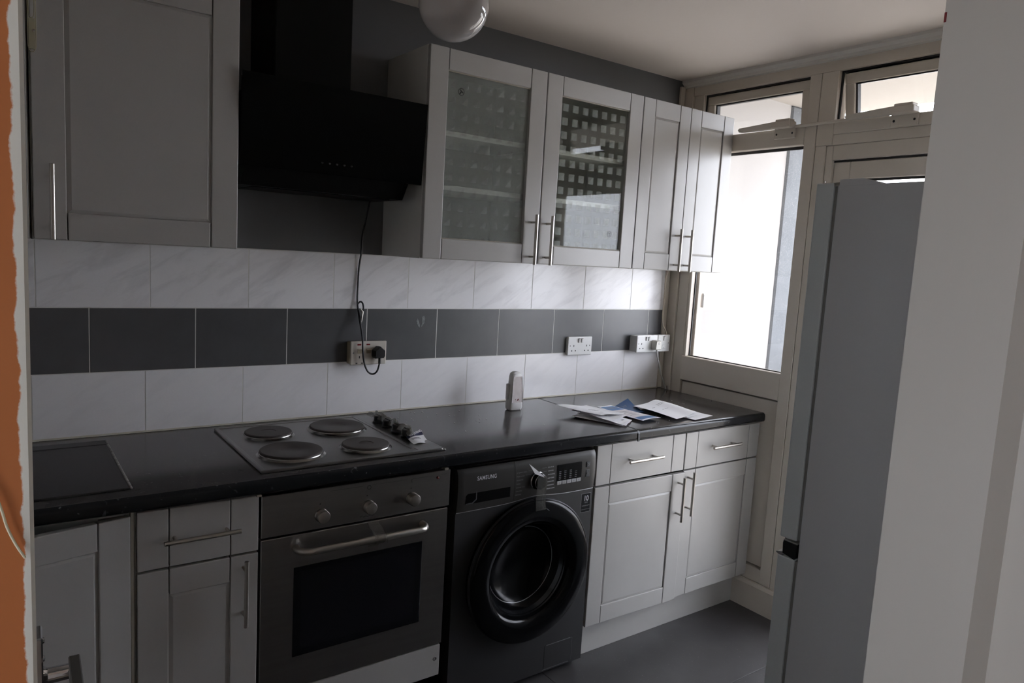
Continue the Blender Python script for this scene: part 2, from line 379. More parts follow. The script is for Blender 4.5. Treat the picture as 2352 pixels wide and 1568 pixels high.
wb = obj('wall_back', B().box(-2.6, .82, WB, .12, 0, ZC, 0), GREY_PAINT, label='dark grey painted back wall behind the cupboards', cat='wall', kind='structure')
obj('grout', B().box(-2.5, .777, .0002, WB, .905, 1.512, 0), GROUT, wb)
W_, H_ = .302, .2001
def tiles(off, z0, m, name):
    k = -3
    while True:
        a, b = off + k*W_, off + (k+1)*W_
        k += 1
        if a > .777: break
        a, b = max(a, -2.5), min(b, .778)
        if b - a < .01: continue
        dz = random.uniform(-.0006, -.0001)
        o = obj(name, B().box(a+.0016, b-.0016, dz, .006, z0+.0014, z0+H_-.0014, .0004), m, wb, org=((a+b)/2, 0, z0+.1))
tiles(-1.584, .91, TILE_PLAIN, 'white_tile')
tiles(-1.7362, .91+H_, TILE_DARK, 'grey_tile')
tiles(-1.8713, .91+2*H_, TILE_WHITE, 'white_tile')
for (pts) in ([(-.622, 1.262), (-.616, 1.272), (-.611, 1.262), (-.606, 1.248), (-.604, 1.236), (-.609, 1.238), (-.615, 1.246)], [(-.596, 1.278), (-.588, 1.284), (-.583, 1.272), (-.585, 1.256), (-.594, 1.242), (-.600, 1.238), (-.595, 1.256)]):
    obj('glue_smear', B().prism(pts, 'y', -.0012, .001), mat('pale_glue_smear', (.30, .31, .315), .7, var=((.12, .125, .13), 120, .2)), wb, label='pale glue smear left on a dark tile')
obj('sealant_bead', B().prism([(-.0045, .911), (.0015, .911), (.0015, .918)], 'x', -2.5, .777), CAULK, wb)
obj('corner_lath', B().box(.777, .806, -.008, .006, .912, 2.40, .002), FRAME, wb, label='pale lath closing the tiled corner')

obj('wall_left', B().box(-2.6, -2.5, -2.13, .0, 0, ZC, 0), WHITE_PAINT, label='white end wall of the kitchen beyond the sink', cat='wall', kind='structure')
wf = empty('wall_front', (0, -2.18, 0), 'white partition wall around the kitchen doorway', 'wall', kind='structure')
LJ, RJ, YH, YK = -1.966, -1.18, -2.228, -2.125       # door opening jambs, hall face, kitchen face
obj('orange_wall', B().box(-3.4, LJ, YH, YK, 0, ZC, .0012), ORANGE, wf, org=(0, 0, 0), label='orange painted hall side with ragged white paint edge')
obj('partition', B().box(RJ+.05, XW, YH+.006, YK, 0, ZC, 0).box(LJ, RJ+.05, YH+.006, YK, 2.06, ZC, 0), WHITE_PAINT, wf)
t3 = empty('trim_1', (RJ, -2.18, 0), 'white door lining with a planted stop at the right of the doorway', 'door lining', kind='structure')
obj('lining', B().box(RJ+.0012, RJ+.062, YH, YK-.005, 0, 2.06, 0), GLOSS_WHITE, t3)
obj('door_stop', B().box(RJ, RJ+.0011, YH, -2.173, 0, 2.06, 0), GLOSS_WHITE, t3)
obj('paint_mark', B().box(RJ+.0006, RJ+.003, YK-.0072, YK-.0048, 1.801, 1.811, .0003), RED_PRINT, t3, label='dark red fleck of old paint')
obj('head', B().box(LJ, RJ+.012, YH, YK, 2.03, 2.06, .002), GLOSS_WHITE, t3)

# unseen hall: end-wall opening added to light the jamb and orange wall
hw = empty('wall_hall', (-3.4, -3.1, 0), 'plain hall walls behind the viewer', 'wall', kind='structure')
obj('end_wall', B().box(-3.5, -3.4, -4.0, -3.35, 0, ZC, 0).box(-3.5, -3.4, -2.62, -2.12, 0, ZC, 0).box(-3.5, -3.4, -3.35, -2.62, 0, 1.05, 0).box(-3.5, -3.4, -3.35, -2.62, 1.95, ZC, 0), WALL_HALL, hw)
obj('side_wall', B().box(-1.118, -1.06, -4.0, YH, 0, ZC, 0), GLOSS_WHITE, hw)
obj('rear_wall', B().box(-3.5, .9, -4.1, -4.0, 0, ZC, 0), WALL_HALL, hw)
obj('far_wall', B().box(.82, .92, -4.0, -2.12, 0, ZC, 0), WALL_HALL, hw)

# ------------------------------------------------------------------ window wall
X0, X1 = XW, XW+.07
wr = empty('wall_right', (XW, -1, 0), 'white framed window wall with infill panel under the glass', 'wall', kind='structure')
obj('pier', B().box(X0, X1, -2.13, -1.66, 0, ZC, .001), WHITE_PAINT, wr)
obj('corner_post', B().box(X0-.010, X1, -.056, .008, .14, 2.40, .002), FRAME, wr)
obj('corner_stile', B().box(X0, X1, -.117, -.057, .14, 2.40, .002), FRAME, wr)
obj('infill_panel', B().box(X0+.010, X1, -.676, -.120, .200, .964, .002), FRAME, wr)
obj('panel_backing', B().box(X1-.01, X1+.01, -.70, -.05, .14, 1.0, 0), FRAME_DARK, wr)
obj('bottom_rail', B().box(X0, X1-.01, -.70, -.05, .127, .190, .002).box(X0+.004, X1, -.80, .008, 0, .140, 0), FRAME, wr)
obj('head_rail', B().box(X0-.004, X1, -1.66, .004, 2.352, 2.405, .002), FRAME, wr)
obj('head_upper', B().box(X0, X1, -1.66, .004, 2.405, ZC, 0), FRAME, wr)
obj('trim_2', B().prism([(X0, 2.43), (X0-.030, 2.43), (X0-.030, 2.418), (X0-.016, 2.408), (X0-.016, 2.396), (X0, 2.392)], 'y', -2.12, .004),
    mat('cornice_white', (.68, .66, .63), .4), label='white cornice strip along the top of the window wall', cat='cornice', kind='structure')
obj('baseboard_right', B().prism([(X0, 0), (X0-.022, 0), (X0-.022, .112), (X0-.012, .126), (X0, .126)], 'y', -.80, -.50), FRAME,
    label='aged white skirting under the window panel', cat='skirting', kind='structure')

def window(name, label, y0, y1, z0, z1, ang, sw=.040, cat='window'):
    """top-hung vent: sash frame, gasket and pane; opened outwards by ang"""
    w = empty(name, (X0+.045, (y0+y1)/2, z1), label, cat, kind='structure')
    s = empty('sash', (X0+.050, (y0+y1)/2, z1-.012), parent=w)
    xs0, xs1 = X0+.022, X0+.068
    a, b, c, d, sb = y0+.010, y1-.010, z0-.022, z1-.006, .032
    obj('sash_frame', B().box(xs0, xs1, a, b, d-sw, d, .003).box(xs0, xs1, a, b, c, c+sb, .003).box(xs0, xs1, a, a+sw, c+sb, d-sw, .003).box(xs0, xs1, b-sw, b, c+sb, d-sw, .003), FRAME, s)
    obj('gasket', B().box(xs0+.012, xs1-.012, a+sw-.001, b-sw+.001, d-sw-.006, d-sw+.002, 0).box(xs0+.012, xs1-.012, a+sw-.001, a+sw+.007, c+sb, d-sw, 0)
        .box(xs0+.012, xs1-.012, b-sw-.007, b-sw+.001, c+sb, d-sw, 0), FRAME_DARK, s)
    obj('pane', B().box(xs0+.020, xs0+.026, a+sw, b-sw, c+sb, d-sw, 0), GLASS, s)
    obj('light_block_strip', B().box(xs1+.001, xs1+.020, y0-.02, y1+.02, z1-.030, z1+.03, 0).box(xs0+.01, xs1, y0, y1, z1-.004, z1+.001, 0), FRAME_DARK, w)  # dark strip added to block daylight in the gap above the sash
    s.rotation_euler = (0, -ang, 0)
    return w
w1 = window('window_1', 'small top-hung vent window over the tall fixed pane', -.674, -.112, 2.147, 2.352, math.radians(4))
w2 = window('window_2', 'top-hung vent window over the balcony door, opened further', -1.60, -.802, 2.147, 2.352, math.radians(11))
obj('transom', B().box(X0-.006, X1-.035, -.674, -.112, 2.070, 2.147, .003).box(X1-.035, X1, -.674, -.112, 2.070, 2.115, 0), FRAME, w1)
obj('opening_gasket', B().box(X0+.016, X0+.024, -.674, -.112, 2.344, 2.353, 0).box(X0+.016, X0+.024, -.121, -.112, 2.147, 2.352, 0), FRAME_DARK, w1)
obj('opening_gasket', B().box(X0+.016, X0+.022, -1.60, -.802, 2.347, 2.353, 0).box(X0+.016, X0+.024, -.809, -.802, 2.147, 2.352, 0), FRAME_DARK, w2)
obj('transom', B().box(X0-.006, X1-.035, -1.66, -.802, 2.100, 2.147, .003).box(X1-.035, X1, -1.66, -.802, 2.100, 2.115, 0).box(X0, X1, -1.66, -.733, 2.058, 2.100, .002), FRAME, w2)
w3 = empty('window_3', (X0, -.4, 1.0), 'tall fixed pane between the worktop and the vents', 'window', kind='structure')
obj('mullion', B().box(X0-.004, X1, -.7265, -.674, .128, 2.352, .002).box(X0-.004, X1, -.802, -.7285, 2.058, 2.352, .002), FRAME, w3)
obj('lower_mullion', B().box(X0-.002, X1, -.775, -.7285, .0, 2.058, .002), FRAME, w3)
obj('sill_rail', B().box(X0-.004, X1, -.676, -.112, .972, 1.092, .003), FRAME, w3)
obj('bead', B().box(X0+.004, X0+.03, -.130, -.115, 1.090, 2.070, .002), FRAME, w3)
obj('bead', B().box(X0+.004, X0+.03, -.676, -.670, 1.09, 2.07, .001), FRAME, w3)
obj('gasket', B().box(X0+.028, X0+.036, -.678, -.112, 2.058, 2.071, 0).box(X0+.031, X0+.036, -.1345, -.128, 1.09, 2.07, 0).box(X0+.028, X0+.036, -.678, -.112, 1.088, 1.096, 0), FRAME_DARK, w3)
obj('outer_frame', B().box(X1-.02, X1+.02, -.141, -.10, 1.09, 2.07, .002), FRAME, w3)
obj('pane', B().box(X0+.040, X0+.046, -.69, -.10, 1.08, 2.08, 0), GLASS, w3)
d1 = empty('door_1', (X0, -1.2, 0), 'white framed glazed balcony door behind the fridge', 'door', kind='structure')
obj('frame', B().box(X0+.004, X1, -.806, -.775, 0, 2.058, .003).box(X0+.004, X1, -1.62, -.806, 1.998, 2.058, .003).box(X0+.004, X1, -1.66, -1.62, 0, 2.058, .003), FRAME, d1)
obj('frame_gap', B().box(X0+.02, X0+.03, -1.62, -.800, 1.990, 2.0, 0), FRAME_DARK, d1)
obj('leaf', B().box(X0+.018, X1, -.878, -.808, .02, 1.990, .003).box(X0+.018, X1, -1.617, -.878, 1.920, 1.990, .003).box(X0+.018, X1, -1.617, -1.55, .02, 1.92, .003).box(X0+.018, X1, -1.55, -.878, .02, .18, .003), FRAME, d1)
obj('gasket', B().box(X0+.03, X0+.04, -1.55, -.878, 1.911, 1.921, 0), FRAME_DARK, d1)
obj('pane', B().box(X0+.040, X0+.046, -1.56, -.87, .17, 1.925, 0), GLASS, d1)

# outside: the balcony
bal = empty('balcony', (1.4, -1, 0), 'bright balcony with white side wall and slab above, beyond the window', 'balcony', kind='structure')
obj('side_wall', B().box(.89, 1.69, .0, .12, -.1, 2.46, 0), RENDER_WHITE, bal)
obj('roughcast_end', B().box(1.69, 2.02, -.012, .12, -.1, 2.46, .01), ROUGHCAST, bal)
obj('slab_above', B().box(.89, 2.06, -3.2, .12, 2.46, 2.62, 0), SOFFIT, bal)
obj('balcony_floor', B().box(.89, 2.10, -3.2, .12, -.2, -.02, 0), CONCRETE, bal)
obj('far_side_wall', B().box(.89, 2.02, -3.3, -3.2, -.1, 2.46, 0), RENDER_WHITE, bal)
obj('outer_wall', B().box(.90, 1.0, -3.2, -1.68, -.1, 2.46, 0), RENDER_WHITE, bal)
rail = B().box(2.03, 2.07, -3.2, .0, 1.02, 1.06, .004).box(2.04, 2.06, -3.2, .0, .06, .09, .002)
for i in range(32): rail.box(2.043, 2.057, -3.15+i*.1, -3.136+i*.1, .09, 1.02, 0)
obj('railing', rail, BLACK_METAL, bal)
obj('ground_outside', B().box(-60, 90, -80, 80, -6.2, -6.0, 0), GROUND, label='ground far below the balcony', cat='ground', kind='structure')

# ------------------------------------------------------------------ fitted furniture
def bar_handle(parent, axis, c, length, yf, r=.006, pitch=None):
    b = B(); pitch = pitch or length*.69; y = yf - .033
    d = V((1, 0, 0)) if axis == 'x' else V((0, 0, 1)); c = V((c[0], y, c[1]))
    b.cyl(c - d*length/2, c + d*length/2, r, 14)
    for s in (-1, 1):
        p = c + d*s*pitch/2
        b.cyl(p, V((p.x, yf+.001, p.z)), r*.72, 10)
    return obj('handle', b, STEEL, parent)
def shaker(root, x0, x1, z0, z1, yf, handle=None, glass=None, hinge=None, ang=0, st=.073, ra=.070, flat=False, name='door'):
    """framed front: two stiles, two rails, recessed panel (or pane); drawers keep only the two joint lines"""
    hx = hinge if hinge is not None else (x0+x1)/2
    d = empty(name, (hx, yf, z0), parent=root); th = .020; g = .0012
    for a, b in ((x0, x0+st), (x1-st, x1)):
        obj('stile', B().box(a + (g if a != x0 else 0), b - (g if b != x1 else 0), yf, yf+th, z0, z1, .0022, 2), WHITE_CAB, d)
    a, b = x0+st+g, x1-st-g
    if flat:
        obj('panel', B().box(a, b, yf+.0004, yf+th, z0, z1, .0022, 2), WHITE_CAB, d)
    else:
        for c, e in ((z0, z0+ra), (z1-ra, z1)):
            obj('rail', B().box(a, b, yf+.0004, yf+th, c, e, .0022, 2), WHITE_CAB, d)
        c, e = z0+ra, z1-ra
        if glass is None:
            q = .009
            pts = [(a-.003, yf+.0075, c-.003), (b+.003, yf+.0075, c-.003), (b+.003, yf+.0075, e+.003), (a-.003, yf+.0075, e+.003),
                   (a+q, yf+.0030, c+q), (b-q, yf+.0030, c+q), (b-q, yf+.0030, e-q), (a+q, yf+.0030, e-q)]
            pb = B().poly(pts, [(0, 1, 5, 4), (1, 2, 6, 5), (2, 3, 7, 6), (3, 0, 4, 7), (4, 5, 6, 7)])
            pb.box(a-.003, b+.003, yf+.0095, yf+.018, c-.003, e+.003, 0)
            obj('panel', pb, WHITE_CAB, d, sharp=15)
        else:
            obj('pane', B().box(a-.004, b+.004, yf+.011, yf+.015, c-.004, e+.004, 0), glass, d)
            obj('bead', B().box(a-.002, b+.002, yf+.006, yf+.010, c-.002, c+.004, 0), CAB_EDGE, d)
            obj('bead', B().box(a-.002, b+.002, yf+.006, yf+.010, e-.004, e+.002, 0), CAB_EDGE, d)
    if handle:
        bar_handle(d, handle[0], handle[1], handle[2], yf, pitch=handle[3] if len(handle) > 3 else None)
    d.rotation_euler = (0, 0, ang)
    return d
YU = -.310                              # wall cupboard fronts
def wall_cab(x0, x1, label, shelves=False, name='wall_cupboard', cat='cupboard', z0=1.511, z1=2.221):
    r = empty(name, ((x0+x1)/2, 0, z0), label, cat)
    t = .018; yb, yf = WB-.001, YU+.021
    c = B().box(x0+.0005, x0+t, yf, yb, z0, z1, .001).box(x1-t, x1-.0005, yf, yb, z0, z1, .001)
    c.box(x0+t, x1-t, yf, yb, z0, z0+t, 0).box(x0+t, x1-t, yf, yb, z1-t, z1, 0).box(x0+t, x1-t, yb-.006, yb, z0+t, z1-t, 0)
    obj('carcass', c, CAB_INSIDE, r)
    if shelves:
        for z in (1.752, 1.937):
            obj('shelf', B().box(x0+t, x1-t, yf+.015, yb-.007, z, z+.018, .001), CAB_INSIDE, r)
    return r
ca = wall_cab(-1.888, -1.385, 'dark-lit white wall cupboard left of the cooker hood')
shaker(ca, -1.884, -1.388, 1.513, 2.219, YU, ('z', (-1.845, 1.607), .188, .128))
ca2 = wall_cab(-2.40, -1.890, 'white wall cupboard at the far left, mostly hidden by the orange wall')
shaker(ca2, -2.397, -1.894, 1.513, 2.219, YU, ('z', (-2.36, 1.607), .188, .128))
GX = [-.777, -.279, .227, .520, .814]
cg1 = wall_cab(GX[0], GX[1]-.001, 'glass-fronted wall cupboard beside the cooker hood', True, 'glass_cupboard')
cg2 = wall_cab(GX[1]+.001, GX[2]-.001, 'glass-fronted wall cupboard between the one with painted reflection haze and the panelled pair', True, 'glass_cupboard')
cp = wall_cab(GX[2]+.001, GX[4], 'narrow two-door panelled wall cupboard against the window')
def glass_mat(name, x_left, org, haze, sq):
    return etched_glass(name, x_left - org[0], 2.137 - org[2], .0502, .0520, .27, haze, sq)
e1 = glass_mat('etched_glass_reflection_haze', GX[0]+.074, ((GX[0]+GX[1])/2, 0, 1.513), .15, .17)  # diffuse haze on this pane stands in for the room's reflection
e2 = glass_mat('etched_glass_clear', GX[1]+.078, ((GX[1]+GX[2])/2+.0005, 0, 1.513), .012, .17)
shaker(cg1, GX[0]+.001, GX[1]-.003, 1.513, 2.219, YU, ('z', (-.318, 1.602), .186, .128), glass=e1)
shaker(cg2, GX[1]+.002, GX[2]-.003, 1.513, 2.219, YU, ('z', (-.243, 1.602), .186, .128), glass=e2)
def glass_mark(x, z, m):
    g = B().lathe((x, YU+.0108, z), (0, -1, 0), [(.0105, 0), (.0115, .0003), (.0125, 0)], 24)
    return g
for root, x, z, up in ((cg1, -.645, 2.087, 1), (cg2, .094, 1.648, 1)):
    m_ = mat('kitemark_print_%d' % (z*10), (.03, .03, .03) if z > 2 else (.20, .21, .21), .6)
    gm = obj('glass_mark', glass_mark(x, z, m_), m_, root, label='printed T mark in a broken circle on the glass')
    if z > 2: tb = B().prism([(x-.0075, z-.006), (x-.0045, z-.0085), (x+.003, z+.001), (x, z+.0035)], 'y', YU+.0100, YU+.0108).prism([(x-.0065, z+.0060), (x-.0045, z+.0085), (x+.0085, z-.002), (x+.0065, z-.0045)], 'y', YU+.0100, YU+.0108)
    else: tb = B().box(x-.007, x+.007, YU+.0100, YU+.0108, z+.003, z+.0055, 0).box(x-.0013, x+.0013, YU+.0100, YU+.0108, z-.007, z+.003, 0)
    obj('letter_mark', tb, m_, gm)
shaker(cp, GX[2]+.002, GX[3]-.0015, 1.513, 2.219, YU, ('z', (.482, 1.602), .186, .128), st=.068)
shaker(cp, GX[3]+.0015, GX[4]-.001, 1.513, 2.219, YU, ('z', (.552, 1.602), .186, .128), st=.068)

YB, ZT, ZP = -.600, .858, .148          # base fronts, top and bottom of fronts
def carcass(x0, x1, label, cat='base unit', name='base_cupboard', back=True):
    r = empty(name, ((x0+x1)/2, -.3, 0), label, cat); t = .018; yf, yb = YB+.021, -.02
    c = B().box(x0, x0+t, yf, yb, ZP, .868, .001).box(x1-t, x1, yf, yb, ZP, .868, .001).box(x0+t, x1-t, yf, yb, ZP, ZP+t, 0).box(x0+t, x1-t, yb-.006, yb, ZP+t, .868, 0)
    c.box(x0+t, x1-t, yf, yf+.09, .850, .868, 0)
    obj('carcass', c, CAB_INSIDE, r)
    return r
ksk = carcass(-2.30, -1.703, 'white sink unit whose panelled door hangs ajar', name='sink_unit')
shaker(ksk, -2.205, -1.711, ZP, .852, YB, ('z', (-2.17, .60), .186, .128), hinge=-1.711, ang=math.radians(13))
obj('hinge_edge', B().box(-1.7105, -1.7035, YB+.002, YB+.02, ZP, .862, 0), CAB_EDGE, ksk)
kdr = carcass(-1.700, -1.3995, 'narrow white drawer unit beside the oven', name='drawer_unit')
shaker(kdr, -1.697, -1.401, .704, ZT, YB, ('x', (-1.548, .780), .186, .128), flat=True, name='drawer')
shaker(kdr, -1.697, -1.401, ZP, .698, YB, ('z', (-1.440, .600), .186, .128))
kbu = carcass(-.170, .816, 'white double base unit under the right end of the worktop')
shaker(kbu, -.167, .319, .704, ZT, YB, ('x', (.066, .787), .186, .128), flat=True, name='drawer')
shaker(kbu, .325, .814, .704, ZT, YB, ('x', (.557, .787), .186, .128), flat=True, name='drawer')
shaker(kbu, -.167, .319, ZP, .697, YB, ('z', (.282, .595), .186, .128), hinge=-.167, ang=math.radians(-1.6))
shaker(kbu, .325, .814, ZP, .698, YB, ('z', (.354, .604), .186, .128))
obj('plinth', B().box(-.168, .798, -.545, -.530, 0, .147, .001), WHITE_CAB, label='white plinth board under the right base unit', cat='plinth')
obj('plinth', B().box(-2.3, -1.401, -.545, -.530, 0, .147, .001), WHITE_CAB, label='white plinth board under the sink and drawer units', cat='plinth')

def worktop(x0, x1, label):
    z1, z0, yf, R = .910, .870, -.632, .014
    prof = [(-.002, z0), (-.002, z1)]
    for i in range(7):
        a = math.pi/2*i/6; prof.append((yf+R - R*math.sin(a), z1-R + R*math.cos(a)))
    for i in range(7):
        a = math.pi/2*i/6; prof.append((yf+.010 - .010*math.cos(a), z0+.010 - .010*math.sin(a)))
    b = B(); n = len(prof)
    pts = [(x0, p[0], p[1]) for p in prof] + [(x1, p[0], p[1]) for p in prof]
    b.poly(pts, [tuple(range(n)), tuple(range(2*n-1, n-1, -1))] + [(i, (i+1) % n, n+(i+1) % n, n+i) for i in range(n)])
    for f in b.bm.faces:
        if f.calc_center_median().y < yf+.012: f.material_index = 1
    return obj('worktop', b, [WORKTOP, WORKEDGE], org=((x0+x1)/2, -.3, z0), label=label, cat='worktop')
worktop(-2.50, .004, 'long dark laminate worktop holding the sink and the hob')
worktop(.0075, .800, 'short dark laminate worktop with the post on it, by the window')
jn = B().prism([(-.01, .9085), (-.01, .9105), (-.617, .9107), (-.628, .9055), (-.6340, .896), (-.6345, .868), (-.631, .868), (-.631, .895), (-.626, .903), (-.617, .9085)], 'x', .0035, .0085)
jn.prism([(-.605, .9102), (-.617, .9112), (-.6285, .906), (-.6350, .896), (-.6355, .866), (-.6322, .866), (-.6322, .895), (-.6270, .9040), (-.617, .9092)], 'x', .0035, .0125)
for f in jn.bm.faces:
    if f.calc_center_median().y > -.60: f.material_index = 1
obj('joint_strip', jn, [mat('worn_joint_strip', (.055, .058, .062), .35, .5), FRAME_DARK], org=(.006, -.6, .868), label='dark metal strip covering the worktop joint by the paper pile', cat='joint strip')

sk = B()
SX0, SX1, SY0, SY1 = -2.42, -1.704, -.568, -.075
sk.box(SX0, SX1, SY0, SY0+.010, .9100, .9150, .0024, 2).box(SX0, SX1, SY1-.050, SY1, .9100, .9155, .003, 2).box(SX1-.006, SX1, SY0, SY1, .9100, .9148, .002, 2)
sk.box(SX0, SX1-.003, SY0+.006, SY1-.045, .9102, .9135, .0005)
snk = obj('sink', sk, SINK, org=(-2.06, -.32, .91), label='black composite sink drainer set in the worktop at far left', cat='sink')
obj('limescale_line', B().box(SX1-.004, SX1+.003, SY0, SY1, .9102, .9160, .002), LIMESCALE, snk, label='pale crusty sealant along the sink edge')

# ------------------------------------------------------------------ cooker hood
hd = empty('cooker_hood', (-1.085, -.15, 1.70), 'black angled glass cooker hood with square chimney', 'cooker hood')
hp = B()
prf = [(-.301, 1.757), (-.294, 1.756), (-.318, 2.016), (-.325, 2.017)]
hp.prism(prf, 'x', -1.3835, -.786)
obj('glass_panel', hp, BLACK_GLASS, hd)
obj('body', B().prism([(-.288, 1.775), (-.235, 1.705), (-.02, 1.705), (-.02, 1.93), (-.27, 1.99), (-.308, 1.99)], 'x', -1.362, -.822), BLACK_METAL, hd)
obj('filter', B().box(-1.32, -.86, -.215, -.05, 1.7025, 1.706, .002), BLACK_METAL, hd)
obj('chimney', B().box(-1.269, -1.026, -.250, .004, 1.95, ZC, .003), BLACK_METAL, hd)
for i in range(5): obj('touch_button', B().cyl((-1.135+i*.024, -.3015, 1.790), (-1.135+i*.024, -.3045, 1.7905), .004, 12), mat('button_grey%d' % i, (.02, .022, .024), .4), hd)

# ------------------------------------------------------------------ hob
hb = empty('hob', (-1.10, -.32, .91), 'stainless steel electric hob with four solid plates', 'hob')
HX0, HX1, HY0, HY1 = -1.390, -.808, -.580, -.062
obj('tray', B().box(HX0, HX1, HY0, HY1, .9102, .9165, .003, 2), INOX_HOB, hb)
lip = B()
for bx in ((HX0, HX0+.014, HY0, HY1), (HX0, HX1-.10, HY1-.014, HY1), (HX0, HX1-.012, HY0, HY0+.014)): lip.box(bx[0], bx[1], bx[2], bx[3], .9125, .9192, .003, 2)
lip.box(-.912, -.900, HY0+.045, HY1-.01, .9140, .9190, .0025, 2)
obj('raised_lip', lip, INOX_HOB, hb)
obj('control_strip', B().box(-.900, HX1-.004, HY0+.012, HY1-.004, .9150, .9180, .0015), INOX_HOB, hb)
for cx, cy, r in ((-1.255, -.203, .0725), (-1.025, -.212, .090), (-1.260, -.440, .090), (-1.030, -.458, .0725)):
    rg = obj('ring', B().lathe((cx, cy, .9155), (0, 0, 1), [(r+.013, 0), (r+.009, .0015), (r+.006, .0045), (r+.0035, .006), (r+.0028, .005), (r+.0015, .008), (r-.001, .0085)], 56), RING_METAL, hb)
    obj('hotplate', B().lathe((cx, cy, .9155), (0, 0, 1), [(r+.001, .005), (r+.001, .0125), (r-.002, .0145), (r*.34, .0135), (r*.31, .0122), (0, .0122)], 56), PLATE_IRON, rg)
for i, y in enumerate((-.190, -.262, -.334, -.406)):
    kb = B().lathe((-.858, y, .918), (0, 0, 1), [(0, 0), (.0215, 0), (.0215, .004), (.0185, .008), (.0175, .024), (.0155, .0265), (0, .0265)], 28)
    kb.box(-.858-.0035, -.858+.0035, y-.018, y+.018, .930, .9475, .0015)
    obj('knob', kb, BLACK_PLASTIC, hb)
def film_fn(u, v):
    y = -.105 - .335*u
    s = v*1.0
    ridge = .035 + .004*math.sin(u*23) + .003*math.sin(u*41+1)
    x = -.868 + .044*s
    z = .9185 + ridge*math.exp(-((s-.30)/.30)**2) * (1 if .12 < u < .97 else .55) + .002
    return (x + .004*math.sin(u*17), y, z)
obj('plastic_film', B().sheet(film_fn, 26, 8, .0003), FILM, org=(-.85, -.27, .918), label='crumpled clear plastic strip left over the hob knobs', cat='plastic film')
lab_c = [(-.872, -.428), (-.800, -.398), (-.822, -.498), (-.884, -.505)]
def quad(c, u, v):
    a = V(c[0])*(1-u)*(1-v) + V(c[1])*u*(1-v) + V(c[2])*u*v + V(c[3])*(1-u)*v
    return a.x, a.y
def lab_fn(u, v):
    x, y = quad([(a, b, 0) for a, b in lab_c], u, v) if False else (lambda a: (a[0], a[1]))([sum(w*c[i] for w, c in zip(((1-u)*(1-v), u*(1-v), u*v, (1-u)*v), lab_c)) for i in (0, 1)])
    return (x, y, .9195 + .014*(1-v)**2*(.4+.6*u) + .003*math.sin(u*5))
wl = obj('warning_label', B().sheet(lab_fn, 8, 8, .0004, lambda u, v: 1 if (v < .30 and .05 < u < .95) else 0), [PAPER, mat('navy_label_band', (.03, .035, .09), .5)],
         org=(-.845, -.455, .918), label='torn white paper label reading WARNING on the hob front', cat='label')
ang = math.atan2(.030, .072)
t = text('WARNING', .0145, (-.838, -.426, .9335), PRINT_PALE, wl, rot=(math.radians(22), -math.radians(6), ang), sx=.92, bold=.0004)
for i, q in enumerate((.40, .48)):
    def ln(u, v, q=q):
        p = lab_fn(.1 + .55*u + .05*i, q + .035*v); return (p[0], p[1], p[2]+.0006)
    obj('print_line', B().sheet(ln, 4, 1, .0002), PRINT_DARK, wl)

# ------------------------------------------------------------------ oven
ov = empty('oven', (-1.097, -.3, .155), 'built-in stainless steel single oven with dark window', 'oven')
OX0, OX1 = -1.394, -.800
obj('body', B().box(OX0+.02, OX1-.02, YB+.02, -.03, .27, .865, 0), BLACK_METAL, ov)
obj('control_panel', B().box(OX0, OX1, YB, YB+.022, .7335, .853, .0015), INOX, ov)
od = obj('oven_door', B().box(OX0, OX1-.004, YB, YB+.03, .268, .7275, .002), INOX, ov)
obj('window', B().box(-1.304, -.889, YB-.0006, YB+.01, .361, .635, .004, 2), OVEN_GLASS, od)
obj('window_inner', B().box(-1.280, -.915, YB-.0010, YB-.0002, .385, .618, .004, 2), mat('oven_window_inner', (.010, .010, .013), .07), od)
hz = .690
pts = [(-1.297, YB+.002, hz), (-1.297, YB-.020, hz), (-1.292, YB-.032, hz), (-1.282, YB-.041, hz), (-1.268, YB-.045, hz), (-1.1, YB-.045, hz), (-.925, YB-.045, hz), (-.911, YB-.041, hz), (-.901, YB-.032, hz), (-.896, YB-.020, hz), (-.896, YB+.002, hz)]
obj('handle', B().tube(pts, .0105, 16), STEEL, od)
for x, z in ((-1.226, .775), (-1.0815, .777), (-.936, .779)):
    kn = B().lathe((x, YB, z), (0, -1, 0), [(0, 0), (.019, 0), (.0195, .004), (.0185, .006), (.0175, .0075), (.0185, .009), (.0190, .024), (.0170, .0275), (.009, .0292), (0, .0295)], 32)
    obj('knob', kn, STEEL, ov)
    obj('dial_mark', B().cyl((x-.003, YB+.001, z+.032), (x-.003, YB-.0006, z+.032), .0018, 10), PRINT_DARK, ov)
obj('pilot_lamp', B().lathe((-.846, YB, .832), (0, -1, 0), [(0, 0), (.0042, 0), (.0042, .002), (.002, .0035), (0, .004)], 14), RED_LAMP, ov)
dl = B()
for a, b in ((-1.20, -1.10), (-1.07, -.955), (-.935, -.865), (-.832, -.815)): dl.box(a, b, YB-.0004, YB+.001, .8400, .8408, 0)
obj('printed_line', dl, mat('faint_print', (.10, .098, .095), .5), ov)
obj('clock_mark', B().lathe((-1.079, YB-.0002, .834), (0, -1, 0), [(.0048, 0), (.0058, .0004), (.0068, 0)], 20), PRINT_DARK, ov)
cm = B().box(-.9405, -.9345, YB-.0004, YB+.001, .8365, .8377, 0).box(-.9405, -.9393, YB-.0004, YB+.001, .830, .8377, 0).box(-.9405, -.9345, YB-.0004, YB+.001, .830, .8312, 0)
obj('dial_symbol', cm, PRINT_DARK, ov)
sq = B().tube([(-1.105, YB-.0003, .7465), (-1.098, YB-.0003, .750), (-1.094, YB-.0003, .745), (-1.087, YB-.0003, .7475), (-1.081, YB-.0003, .745), (-1.074, YB-.0003, .748), (-1.068, YB-.0003, .7455), (-1.060, YB-.0003, .748)], .0007, 5, smooth=4)
